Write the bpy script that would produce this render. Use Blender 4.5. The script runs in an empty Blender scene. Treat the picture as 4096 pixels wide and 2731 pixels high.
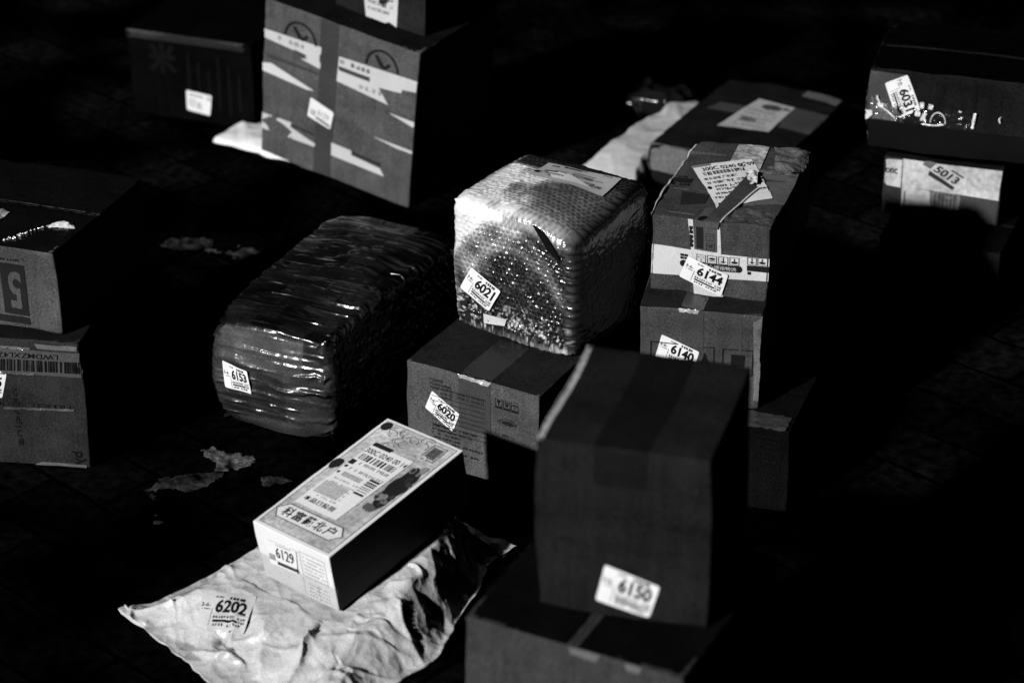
import bpy, math, random
import numpy as np
from mathutils import Matrix, Euler, Vector
R = math.radians
random.seed(7)
scn = bpy.context.scene
COL = scn.collection

# ------------------------------------------------------------------ camera
cd = bpy.data.cameras.new('camera'); cam = bpy.data.objects.new('camera', cd); COL.objects.link(cam)
cam.matrix_world = Matrix.Translation((0, 0, 1.7)) @ Matrix.Rotation(R(90 - 28), 4, 'X') @ Matrix.Rotation(-.0133, 4, 'Z')
cd.sensor_width = 36; cd.lens = 85.0; cd.clip_start = .05; cd.clip_end = 400
cd.dof.use_dof = True; cd.dof.focus_distance = 3.24; cd.dof.aperture_fstop = 3.7; cd.dof.aperture_blades = 7
scn.camera = cam
# ------------------------------------------------------------------ light (night: low key light from behind left, almost no sky)
SUN_AZ, SUN_EL = 43.5, 28.0      # degrees left of the viewing axis, above the horizon
wd = bpy.data.worlds.new('World'); scn.world = wd; wd.use_nodes = True
nt = wd.node_tree; bg = nt.nodes['Background']
sky = nt.nodes.new('ShaderNodeTexSky'); sky.sky_type = 'NISHITA'; sky.sun_disc = False
sky.sun_elevation = R(SUN_EL); sky.sun_rotation = R(180 + SUN_AZ)
bw = nt.nodes.new('ShaderNodeRGBToBW'); nt.links.new(sky.outputs[0], bw.inputs[0]); nt.links.new(bw.outputs[0], bg.inputs[0])
bg.inputs[1].default_value = .0003
sd = bpy.data.lights.new('sun', 'SUN'); sd.energy = 4.3; sd.angle = R(2.2); sd.color = (1, 1, 1)
sun = bpy.data.objects.new('sun', sd); COL.objects.link(sun)
sdir = Vector((-math.sin(R(SUN_AZ)) * math.cos(R(SUN_EL)), -math.cos(R(SUN_AZ)) * math.cos(R(SUN_EL)), math.sin(R(SUN_EL))))
sun.rotation_euler = sdir.to_track_quat('Z', 'Y').to_euler()
sun.location = sdir * 20
scn.view_settings.view_transform = 'Standard'; scn.view_settings.look = 'None'
scn.cycles.diffuse_bounces = 0; scn.view_settings.exposure = 0; scn.view_settings.gamma = 1

# ------------------------------------------------------------------ noise
def _h(ix, iy, iz, seed):
    n = (ix * 374761393 + iy * 668265263 + iz * 1274126177 + seed * 974634777) & 0xffffffff
    n = ((n ^ (n >> 13)) * 1274126177) & 0xffffffff
    n = (n ^ (n >> 16)) & 0xffffffff
    return n.astype(np.float64) / 4294967295.0
def vn(P, seed=0):
    P = np.asarray(P, float); i = np.floor(P).astype(np.int64); f = P - i; f = f * f * f * (f * (f * 6 - 15) + 10)
    o = 0
    for a in (0, 1):
        for b in (0, 1):
            for c in (0, 1):
                w = (f[:, 0] if a else 1 - f[:, 0]) * (f[:, 1] if b else 1 - f[:, 1]) * (f[:, 2] if c else 1 - f[:, 2])
                o = o + w * _h(i[:, 0] + a, i[:, 1] + b, i[:, 2] + c, seed)
    return o * 2 - 1
def fbm(P, s, seed=0, octv=3, g=.5):
    P = np.asarray(P, float) * s; o = 0; a = 1
    for k in range(octv):
        o = o + a * vn(P + 17.3 * k, seed + k); P = P * 2.03; a *= g
    return o
def ridge(x, p=2): return np.clip(1 - np.abs(x), 0, 1) ** p
def sst(a, b, x):
    t = np.clip((x - a) / (b - a), 0, 1); return t * t * (3 - 2 * t)

# ------------------------------------------------------------------ materials (the photograph is black and white: every colour is a grey)
def mat(name, base, rough=.8, var=.25, vs=500, bump=.25, bs=350, spec=.3, coat=0, stretch=(1, 1, 1), big=.15, tone=False, dist=.0006, cr=.1, stain=0, flute=0, streak=0, crease=0, nbig=14):
    m = bpy.data.materials.new(name); m.use_nodes = True; t = m.node_tree; N = t.nodes; L = t.links
    b = N['Principled BSDF']
    tc = N.new('ShaderNodeTexCoord'); mp = N.new('ShaderNodeMapping'); mp.inputs['Scale'].default_value = stretch
    L.new(tc.outputs['Object'], mp.inputs[0])
    n1 = N.new('ShaderNodeTexNoise'); n1.inputs['Scale'].default_value = vs; n1.inputs['Detail'].default_value = 3
    n2 = N.new('ShaderNodeTexNoise'); n2.inputs['Scale'].default_value = nbig; n2.inputs['Detail'].default_value = 5
    L.new(mp.outputs[0], n1.inputs[0]); L.new(mp.outputs[0], n2.inputs[0])
    def rng(src, lo, hi, a=.3, c=.7):
        r = N.new('ShaderNodeMapRange'); r.inputs[1].default_value = a; r.inputs[2].default_value = c
        r.inputs[3].default_value = lo; r.inputs[4].default_value = hi; L.new(src, r.inputs[0]); return r.outputs[0]
    def mul(a, c):
        q = N.new('ShaderNodeMath'); q.operation = 'MULTIPLY'
        for k, s in enumerate((a, c)):
            if isinstance(s, (int, float)): q.inputs[k].default_value = s
            else: L.new(s, q.inputs[k])
        return q.outputs[0]
    v = mul(rng(n1.outputs[0], 1 - var, 1 + var), rng(n2.outputs[0], 1 - big, 1 + big))
    if stain:
        n3 = N.new('ShaderNodeTexNoise'); n3.inputs['Scale'].default_value = 33; n3.inputs['Detail'].default_value = 8; n3.inputs['Roughness'].default_value = .7
        L.new(mp.outputs[0], n3.inputs[0]); v = mul(v, rng(n3.outputs[0], 1, 1 - stain, .52, .62))
    if flute:
        m4 = N.new('ShaderNodeMapping'); m4.inputs['Scale'].default_value = (150, 150, 5); L.new(tc.outputs['Object'], m4.inputs[0])
        n4 = N.new('ShaderNodeTexNoise'); n4.inputs['Scale'].default_value = 1; n4.inputs['Detail'].default_value = 2; L.new(m4.outputs[0], n4.inputs[0]); v = mul(v, rng(n4.outputs[0], 1 - flute, 1 + flute))
    if tone:
        at = N.new('ShaderNodeAttribute'); at.attribute_name = 'tone'; v = mul(v, at.outputs['Fac']); 
    v = mul(v, base)
    cb = N.new('ShaderNodeCombineColor'); 
    for k in range(3): L.new(v, cb.inputs[k])
    L.new(cb.outputs[0], b.inputs['Base Color'])
    b.inputs['Roughness'].default_value = rough; b.inputs['Specular IOR Level'].default_value = spec
    b.inputs['Coat Weight'].default_value = coat; b.inputs['Coat Roughness'].default_value = cr
    if bump:
        bn = N.new('ShaderNodeTexNoise'); bn.inputs['Scale'].default_value = bs; bn.inputs['Detail'].default_value = 4
        L.new(mp.outputs[0], bn.inputs[0])
        bu = N.new('ShaderNodeBump'); bu.inputs['Strength'].default_value = bump; bu.inputs['Distance'].default_value = dist
        L.new(bn.outputs[0], bu.inputs['Height']); 
        if streak:                                   # long thin folds running round the wrapping
            m5 = N.new('ShaderNodeMapping'); m5.inputs['Scale'].default_value = (6, 70, 70); m5.inputs['Rotation'].default_value = (0, 0, R(5)); L.new(tc.outputs['Object'], m5.inputs[0])
            n5 = N.new('ShaderNodeTexNoise'); n5.noise_type = 'RIDGED_MULTIFRACTAL'; n5.inputs['Scale'].default_value = 1; n5.inputs['Detail'].default_value = 2; n5.inputs['Distortion'].default_value = .35; L.new(m5.outputs[0], n5.inputs[0])
            b5 = N.new('ShaderNodeBump'); b5.inputs['Strength'].default_value = 1; b5.inputs['Distance'].default_value = streak; L.new(n5.outputs[0], b5.inputs['Height']); L.new(bu.outputs[0], b5.inputs['Normal']); bu = b5
        if crease:                                   # crumpled film: a net of sharp straight creases at two sizes
            for sc_, k_ in ((26, 1.), (60, .45)):
                m6 = N.new('ShaderNodeTexNoise'); m6.inputs['Scale'].default_value = sc_ * .5; L.new(tc.outputs['Object'], m6.inputs[0])
                ad = N.new('ShaderNodeMixRGB'); ad.blend_type = 'ADD'; ad.inputs[0].default_value = 1.1 / sc_; L.new(tc.outputs['Object'], ad.inputs[1]); L.new(m6.outputs['Color'], ad.inputs[2])
                vo = N.new('ShaderNodeTexVoronoi'); vo.inputs['Scale'].default_value = sc_; vo.inputs['Randomness'].default_value = 1; L.new(ad.outputs[0], vo.inputs[0])
                b6 = N.new('ShaderNodeBump'); b6.inputs['Strength'].default_value = 1; b6.inputs['Distance'].default_value = crease * k_; L.new(vo.outputs['Distance'], b6.inputs['Height']); L.new(bu.outputs[0], b6.inputs['Normal']); bu = b6
        L.new(bu.outputs[0], b.inputs['Normal'])
        if coat: L.new(bu.outputs[0], b.inputs['Coat Normal'])
    return m
_c = {}
def card(a, **k):
    key = ('card', a, tuple(sorted(k.items())))
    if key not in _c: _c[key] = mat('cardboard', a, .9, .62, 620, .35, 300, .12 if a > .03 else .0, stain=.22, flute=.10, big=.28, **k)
    return _c[key]
def tape(a, rough=.3):
    key = ('tape', a, rough)
    if key not in _c: _c[key] = mat('packing_tape', a, rough, .3, 500, .35, 60, .45, coat=.0, dist=.004)
    return _c[key]
def paper(a=.85):
    key = ('paper', a)
    if key not in _c: _c[key] = mat('paper', a, .6, .16, 650, .12, 120, .25, big=.06)
    return _c[key]
def inkm(a=.008):
    key = ('ink', a)
    if key not in _c: _c[key] = mat('ink', a, .7, .35, 700, 0, spec=.1)
    return _c[key]
INK = inkm(.006)

# ------------------------------------------------------------------ surfaces
class Frame:                       # rounded, slightly crushed box; origin at its near lower left corner
    FR = dict(F=((0, 0, 0), (1, 0, 0), (0, 0, 1)), T=((0, 0, 1), (1, 0, 0), (0, 1, 0)), R=((1, 0, 0), (0, 1, 0), (0, 0, 1)),
              L=((0, 1, 0), (0, -1, 0), (0, 0, 1)), K=((1, 1, 0), (-1, 0, 0), (0, 0, 1)), B=((0, 1, 0), (1, 0, 0), (0, -1, 0)))
    def __init__(s, w, d, h, r=.003, disp=None, warp=None):
        s.D = np.array([w, d, h]); s.r = r; s.disp = disp; s.warp = warp
    def flat(s, f, u, v):
        o, U, V = [np.array(a, float) for a in s.FR[f]]
        return (o * s.D)[None] + np.asarray(u)[:, None] * U[None] + np.asarray(v)[:, None] * V[None]
    def map(s, p, off=0, smooth=False):
        i = np.clip(p, s.r, s.D - s.r); n = p - i; l = np.linalg.norm(n, axis=1, keepdims=True); n = n / np.maximum(l, 1e-9)
        q = i + n * s.r
        if s.warp: q = s.warp(q, p / s.D)
        a = s.disp(p, n, smooth) if s.disp else 0
        return q + n * (np.asarray(a) + off).reshape(-1, 1)
    def S(s, f, u, v, off=0, smooth=False): return s.map(s.flat(f, u, v), off, smooth)
    def grid(s, res=.006, extra=None):
        def line(L, ax):
            a = [0, s.r * .35, s.r * .75] if s.r > .001 else [0]
            k = max(2, int((L - 2 * s.r) / res)); m = list(np.linspace(s.r, L - s.r, k + 1)); b = [L - x for x in a[::-1]]
            a = a + m + b
            if extra and ax in extra: a += extra[ax]
            return np.array(sorted(set(round(x, 6) for x in a)))
        idx = {}; P = []; F = []
        ax = dict(F=(0, 2), T=(0, 1), R=(1, 2), L=(1, 2), K=(0, 2), B=(0, 1))
        for f in 'FTRLKB':
            U = line(s.D[ax[f][0]], ax[f][0]); V = line(s.D[ax[f][1]], ax[f][1])
            if f in 'LK': U = s.D[ax[f][0]] - U[::-1]
            if f == 'B': V = s.D[ax[f][1]] - V[::-1]
            uu, vv = np.meshgrid(U, V, indexing='ij'); p = s.flat(f, uu.ravel(), vv.ravel()); ids = []
            for q in np.round(p, 5):
                k = tuple(q + 0.0)
                if k not in idx: idx[k] = len(P); P.append(k)
                ids.append(idx[k])
            ids = np.array(ids).reshape(uu.shape)
            a, b, c, d = ids[:-1, :-1].ravel(), ids[1:, :-1].ravel(), ids[1:, 1:].ravel(), ids[:-1, 1:].ravel()
            F += list(zip(a.tolist(), b.tolist(), c.tolist(), d.tolist()))
        return np.array(P), F
class Sheet:                       # a soft sheet lying over (u, v) metres, height given by a function, with a thickness
    def __init__(s, h, uvw=None): s.h = h
    def S(s, f, u, v, off=0, smooth=False):
        u = np.asarray(u, float); v = np.asarray(v, float); return np.stack([u, v, s.h(u, v, smooth) + off], 1)

def mesh_obj(name, V, F, mats, parent=None, mi=None, smooth=True, attr=None):
    me = bpy.data.meshes.new(name); me.from_pydata([tuple(map(float, v)) for v in V], [], [tuple(f) for f in F])
    for m in (mats if isinstance(mats, (list, tuple)) else [mats]): me.materials.append(m)
    if mi is not None: me.polygons.foreach_set('material_index', mi)
    if smooth: me.polygons.foreach_set('use_smooth', [True] * len(me.polygons))
    if attr is not None:
        a = me.attributes.new('tone', 'FLOAT', 'POINT'); a.data.foreach_set('value', np.asarray(attr, np.float32))
    me.update(); o = bpy.data.objects.new(name, me); COL.objects.link(o)
    if parent: o.parent = parent
    return o
def thing(name, label, cat, loc=(0, 0, 0), rot=(0, 0, 0), group=None):
    o = bpy.data.objects.new(name, None); COL.objects.link(o); o.empty_display_size = .05
    M = Matrix.Rotation(R(rot[2]), 4, 'Z') @ Matrix.Rotation(R(rot[0]), 4, 'X') @ Matrix.Rotation(R(rot[1]), 4, 'Y')
    o.matrix_world = Matrix.Translation(loc) @ M
    o['label'] = label; o['category'] = cat
    if group: o['group'] = group
    return o

# ------------------------------------------------------------------ flat things laid on a surface: stickers, labels, tape, print
_tc = {}
def glyphs(txt, bold=.0):
    k = (txt, bold)
    if k not in _tc:
        cu = bpy.data.curves.new('t', 'FONT'); cu.body = txt; cu.offset = bold; cu.resolution_u = 3
        o = bpy.data.objects.new('t', cu); COL.objects.link(o); bpy.context.view_layer.update()
        me = bpy.data.meshes.new_from_object(o)
        V = np.array([v.co[:2] for v in me.vertices]).reshape(-1, 2); F = [tuple(p.vertices) for p in me.polygons]
        bpy.data.objects.remove(o); bpy.data.curves.remove(cu); bpy.data.meshes.remove(me)
        if len(V): V = (V - V.min(0)) / np.maximum(V.max(0) - V.min(0), 1e-6)
        _tc[k] = (V, F)
    return _tc[k]
class Ply:
    def __init__(s, surf, face='T', smooth=False): s.dv = getattr(surf, 'dv', 0); s.s = surf; s.f = face; s.sm = smooth; s.V = []; s.F = []; s.m = []; s.mats = []; s.k = None
    def frame(s, TL, TR, BL):       # unit square: x right, y down
        s.k = (np.array(TL, float), np.array(TR, float) - TL, np.array(BL, float) - TL); return s
    def face(s, f): s.f = f; s.k = None; return s
    def _m(s, m):
        if m not in s.mats: s.mats.append(m)
        return s.mats.index(m)
    def add(s, P, F, m, off):
        P = np.asarray(P, float)
        if s.k: P = s.k[0] + P[:, :1] * s.k[1] + P[:, 1:] * s.k[2]
        if s.dv and s.f == 'F': P = P + np.array([0, s.dv]); 
        X = s.s.S(s.f, P[:, 0], P[:, 1], off, s.sm); b = len(s.V); s.V += list(X)
        for f in F: s.F.append(tuple(b + i for i in f)); s.m.append(s._m(m))
    def quad(s, a, b, c, d, m, off=.0006, n=(8, 8), chamfer=0, jag=0):
        a, b, c, d = [np.array(q, float) for q in (a, b, c, d)]; U, V = np.meshgrid(np.linspace(0, 1, n[0] + 1), np.linspace(0, 1, n[1] + 1), indexing='ij')
        if chamfer:
            for i in (0, -1):
                for j in (0, -1): U[i, j] = chamfer if i == 0 else 1 - chamfer; V[i, j] = chamfer if j == 0 else 1 - chamfer
        if jag:
            rs = np.random.RandomState(int(abs(a[0] + b[1]) * 1e5) % 9999); U[0, :] += rs.uniform(-jag, jag, n[1] + 1); U[-1, :] += rs.uniform(-jag, jag, n[1] + 1)
        U = U.reshape(-1, 1); V = V.reshape(-1, 1)
        P = (a * (1 - U) + b * U) * (1 - V) + (d * (1 - U) + c * U) * V; k = n[1] + 1
        F = [(i * k + j, (i + 1) * k + j, (i + 1) * k + j + 1, i * k + j + 1) for i in range(n[0]) for j in range(n[1])]
        s.add(P, F, m, off)
    def rect(s, x0, y0, x1, y1, m, off=.001, n=(2, 2)): s.quad((x0, y0), (x1, y0), (x1, y1), (x0, y1), m, off, n)
    def poly(s, pts, m, off=.001): s.add(pts, [tuple(range(len(pts)))], m, off)
    def ring(s, cx, cy, rx, ry, t, m, off=.001, n=28, a0=0, a1=360):
        A = np.radians(np.linspace(a0, a1, n + 1)); P = []
        for a in A: P += [(cx + rx * math.cos(a), cy + ry * math.sin(a)), (cx + (rx - t) * math.cos(a), cy + (ry - t * ry / rx) * math.sin(a))]
        s.add(P, [(2 * i, 2 * i + 2, 2 * i + 3, 2 * i + 1) for i in range(n)], m, off)
    def disc(s, cx, cy, rx, ry, m, off=.001, n=20, jag=0, seed=0):
        rs = np.random.RandomState(seed); k = 1 + rs.uniform(-jag, jag, n)
        s.poly([(cx + rx * k[i] * math.cos(2 * math.pi * i / n), cy + ry * k[i] * math.sin(2 * math.pi * i / n)) for i in range(n)], m, off)
    def box(s, x0, y0, x1, y1, t, m, off=.001):
        q = t
        s.rect(x0, y0, x1, y0 + q, m, off); s.rect(x0, y1 - q, x1, y1, m, off); s.rect(x0, y0 + q, x0 + t, y1 - q, m, off); s.rect(x1 - t, y0 + q, x1, y1 - q, m, off)
    def text(s, txt, x0, y0, x1, y1, m, off=.0011, bold=.0, up=False):      # y down frames; up=True for raw face uv (y up)
        V, F = glyphs(txt, bold)
        if not len(V): return
        P = V.copy(); P[:, 0] = x0 + P[:, 0] * (x1 - x0)
        P[:, 1] = (y0 + P[:, 1] * (y1 - y0)) if up else (y1 - P[:, 1] * (y1 - y0))
        s.add(P, F, m, off)
    def bars(s, x0, y0, x1, y1, n, m, off=.0011, seed=0, vert=True):
        rs = random.Random(seed); e = [0]
        while len(e) < 2 * n + 1: e.append(e[-1] + rs.choice([1, 1, 2, 3]))
        T = e[-1]
        for i in range(0, len(e) - 1, 2):
            a, b = e[i] / T, e[i + 1] / T
            if vert: s.rect(x0 + a * (x1 - x0), y0, x0 + b * (x1 - x0), y1, m, off, (1, 1))
            else: s.rect(x0, y0 + a * (y1 - y0), x1, y0 + b * (y1 - y0), m, off, (1, 1))
    def scrib(s, x0, y0, x1, y1, n, m, off=.0011, seed=0, txt=None):        # a row of tiny unreadable print
        rs = random.Random(seed); w = (x1 - x0) / n
        for i in range(n):
            if rs.random() < .12: continue
            a = x0 + i * w; H = y1 - y0
            for k in range(3):
                t = rs.random()
                if t < .5: s.rect(a + .08 * w, y0 + H * (.05 + .33 * k), a + .85 * w, y0 + H * (.05 + .33 * k + .2), m, off, (1, 1))
                else: 
                    b = a + w * rs.uniform(.05, .6); s.rect(b, y0 + H * .05, b + w * .22, y1, m, off + .00008 * (k + 1), (1, 1))
    def build(s, name, parent): return mesh_obj(name, s.V, s.F, s.mats, parent, s.m)

WHITE = mat('sticker_paper', .88, .5, .03, 500, .05, 90, .3, big=.03)
def sticker(surf, face, num, TL, TR, BR, BL, parent, smooth=False, off=.0008, faint=False, white=None, date='01/01'):
    TL, TR, BR, BL = [np.array(q, float) for q in (TL, TR, BR, BL)]
    P = Ply(surf, face, smooth); w = white or WHITE
    P.quad(TL, TR, BR, BL, w, off, (18, 12), .012)
    TR = (TR + TL + (BR - BL)) / 2; BL = (BL + TL + (BR - TR)) / 2
    P.frame(TL, TR, BL); o = off + .0005
    P.text(num, .32, .17, .92, .57, INK, o, .035)
    P.text('3-6-', .03, .30, .22, .42, INK, o, .01)
    P.text(date, .27, .06, .42, .13, INK, o, .01)
    P.bars(.55, .05, .85, .15, 10, INK, o, 3)
    P.scrib(.05, .46, .22, .50, 7, INK, o, 4)
    G = inkm(.25)
    P.rect(.27, .45 + .15, .97, .61, G, o, (3, 1)); P.rect(.255, .45, .265, .93, G, o, (1, 3))
    P.scrib(.31, .65, .95, .72, 12, INK, o, 5); P.rect(.32, .755, .80, .82, INK, o, (6, 1)); P.scrib(.82, .745, .95, .82, 3, INK, o, 15)
    P.scrib(.33, .85, .94, .92, 11, INK, o, 6)
    o = P.build('pickup_sticker', parent); return o

def carton_disp(seed, bulge=.002, dent=.0012, D=(.2, .2, .2), seam=None):
    D = np.array(D)
    def f(p, n, smooth):
        t = p / D; e = np.sort(np.minimum(t, 1 - t) * D, axis=1)[:, 1]      # distance to nearest edge
        b = bulge * np.prod(np.where(np.abs(n) > .5, 1, np.sin(np.clip(t, 0, 1) * np.pi)), axis=1)
        a = b + dent * fbm(p, 22, seed, 3) * (.35 + .65 * np.exp(-e / .012)) 
        if not smooth: a = a + .00018 * fbm(p, 190, seed + 9, 2)
        if seam is not None:
            ax, x0 = seam; top = n[:, 2] > .7; a = a - np.where(top, .0016 * np.exp(-((p[:, ax] - x0) / .0011) ** 2), 0)
        return a
    return f
def carton(name, label, cat, B, body, seed=1, r=.0022, bulge=.002, dent=.0012, seam=1, group=None, res=.005):
    x, y, z, yaw, w, d, h, tx, ty = B
    t = thing(name, label, cat, (x, y, z), (tx, ty, yaw), group)
    ex = None; sm = None
    if seam is not None:
        m = (w, d)[seam] / 2; sm = (seam, m); ex = {seam: [m - .0025, m - .0011, m, m + .0011, m + .0025]}
    def warp(q, t):                                                        # sides are never perfectly square
        q = q.copy(); k = .006 * np.array([vn(t * 1.7 + 3, seed + 30 + i) for i in range(3)]).T; k[:, 2] *= .4 * t[:, 2]
        return q + k * np.array([1, 1, 1]) * .5
    s = Frame(w, d, h, r, carton_disp(seed, bulge, dent, (w, d, h), sm), warp)
    P, F = s.grid(res, ex); mesh_obj('carton_body', s.map(P), F, body, t)
    return t, s

# ================================================================== the ground
def ground():
    m = bpy.data.materials.new('dark_pavers'); m.use_nodes = True; t = m.node_tree; N = t.nodes; L = t.links; b = N['Principled BSDF']
    tc = N.new('ShaderNodeTexCoord'); mp = N.new('ShaderNodeMapping'); mp.inputs['Rotation'].default_value = (0, 0, R(44)); L.new(tc.outputs['Object'], mp.inputs[0])
    br = N.new('ShaderNodeTexBrick'); br.inputs['Scale'].default_value = 1; br.inputs['Brick Width'].default_value = .2; br.inputs['Row Height'].default_value = .1
    br.inputs['Mortar Size'].default_value = .005; br.inputs['Mortar Smooth'].default_value = .6
    br.inputs['Color1'].default_value = (.0004,) * 3 + (1,); br.inputs['Color2'].default_value = (.0013,) * 3 + (1,); br.inputs['Mortar'].default_value = (.0002,) * 3 + (1,)
    wn = N.new('ShaderNodeTexNoise'); wn.inputs['Scale'].default_value = 18; wn.inputs['Detail'].default_value = 3
    L.new(tc.outputs['Object'], wn.inputs[0]); ad = N.new('ShaderNodeMixRGB'); ad.blend_type = 'ADD'; ad.inputs[0].default_value = .012
    L.new(mp.outputs[0], ad.inputs[1]); L.new(wn.outputs['Color'], ad.inputs[2]); L.new(ad.outputs[0], br.inputs[0])
    n = N.new('ShaderNodeTexNoise'); n.inputs['Scale'].default_value = 60; n.inputs['Detail'].default_value = 8; L.new(tc.outputs['Object'], n.inputs[0])
    mx = N.new('ShaderNodeMixRGB'); mx.blend_type = 'MULTIPLY'; mx.inputs[0].default_value = 1; L.new(br.outputs[0], mx.inputs[1])
    nb = N.new('ShaderNodeTexNoise'); nb.inputs['Scale'].default_value = 4; nb.inputs['Detail'].default_value = 5; L.new(tc.outputs['Object'], nb.inputs[0])
    rb = N.new('ShaderNodeMapRange'); rb.inputs[1].default_value = .45; rb.inputs[2].default_value = .68; rb.inputs[3].default_value = .2; rb.inputs[4].default_value = 5; L.new(nb.outputs[0], rb.inputs[0])
    rr = N.new('ShaderNodeMapRange'); rr.inputs[1].default_value = .35; rr.inputs[2].default_value = .7; rr.inputs[3].default_value = .3; rr.inputs[4].default_value = 2
    L.new(n.outputs[0], rr.inputs[0]); L.new(rr.outputs[0], mx.inputs[2]); m2 = N.new('ShaderNodeMixRGB'); m2.blend_type = 'MULTIPLY'; m2.inputs[0].default_value = 1; L.new(mx.outputs[0], m2.inputs[1]); L.new(rb.outputs[0], m2.inputs[2]); L.new(m2.outputs[0], b.inputs[0])
    b.inputs['Roughness'].default_value = .9; b.inputs['Specular IOR Level'].default_value = .0
    bu = N.new('ShaderNodeBump'); bu.inputs['Strength'].default_value = .7; bu.inputs['Distance'].default_value = .006
    q = N.new('ShaderNodeMath'); q.operation = 'SUBTRACT'; L.new(n.outputs[0], q.inputs[0]); L.new(br.outputs['Fac'], q.inputs[1])
    L.new(q.outputs[0], bu.inputs['Height']); L.new(bu.outputs[0], b.inputs['Normal'])
    o = mesh_obj('ground', [(-60, -60, 0), (60, -60, 0), (60, 120, 0), (-60, 120, 0)], [(0, 1, 2, 3)], m); o['kind'] = 'structure'
ground()
# flaking light crust left on the pavers: thin irregular scales
def scale_patch(cx, cy, rx, ry, rot, seed, a, label):
    V = []; F = []; n = 54; m = int(n * ry / rx) + 4
    U, W = np.meshgrid(np.linspace(-1.3, 1.3, n), np.linspace(-1.3, 1.3, m), indexing='ij'); u = U.ravel(); w = W.ravel()
    X = u * rx; Y = w * ry; c, s = math.cos(R(rot)), math.sin(R(rot)); P = np.stack([cx + X * c - Y * s, cy + X * s + Y * c, 0 * X], 1)
    k = 1 - np.sqrt(u * u + w * w) + .75 * fbm(P, 26, seed, 4, .6)
    z = .0012 + .003 * np.clip(k, 0, .35) + .0012 * fbm(P, 120, seed + 5, 2)
    P[:, 2] = z; keep = k > 0.12
    for i in range(n - 1):
        for j in range(m - 1):
            q = (i * m + j, (i + 1) * m + j, (i + 1) * m + j + 1, i * m + j + 1)
            if all(keep[t] for t in q): F.append(q)
    used = sorted({t for f in F for t in f}); mp = {t: i for i, t in enumerate(used)}
    if not F: return
    o = mesh_obj('crust_flake', P[used], [tuple(mp[t] for t in f) for f in F], mat('pale_crust', a, .8, .5, 240, .9, 150, .0, big=.95, dist=.002, nbig=45))
    o['label'] = label; o['category'] = 'crust'; o['group'] = 'pale crusts stuck to the dark paving'
scale_patch(-.388, 2.868, .036, .030, 20, 3, .085, 'brightest ragged pale crust on the paving in front of the taped bundle')
scale_patch(-.445, 2.80, .042, .020, 30, 8, .024, 'long dim crust on the paving left of the gift box')
scale_patch(-.470, 2.70, .022, .018, 30, 5, .020, 'small dim crust on the paving beside the silver bag, nearest one')
scale_patch(-.318, 2.80, .018, .012, 10, 14, .035, 'small pale crust between the taped bundle and the gift box corner')
scale_patch(-.442, 3.512, .040, .034, 0, 21, .040, 'soft blurred pale crust on the paving behind the taped bundle')
scale_patch(-.528, 3.545, .034, .022, 0, 33, .020, 'faint blurred crust left of the brighter one behind the bundle')

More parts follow.
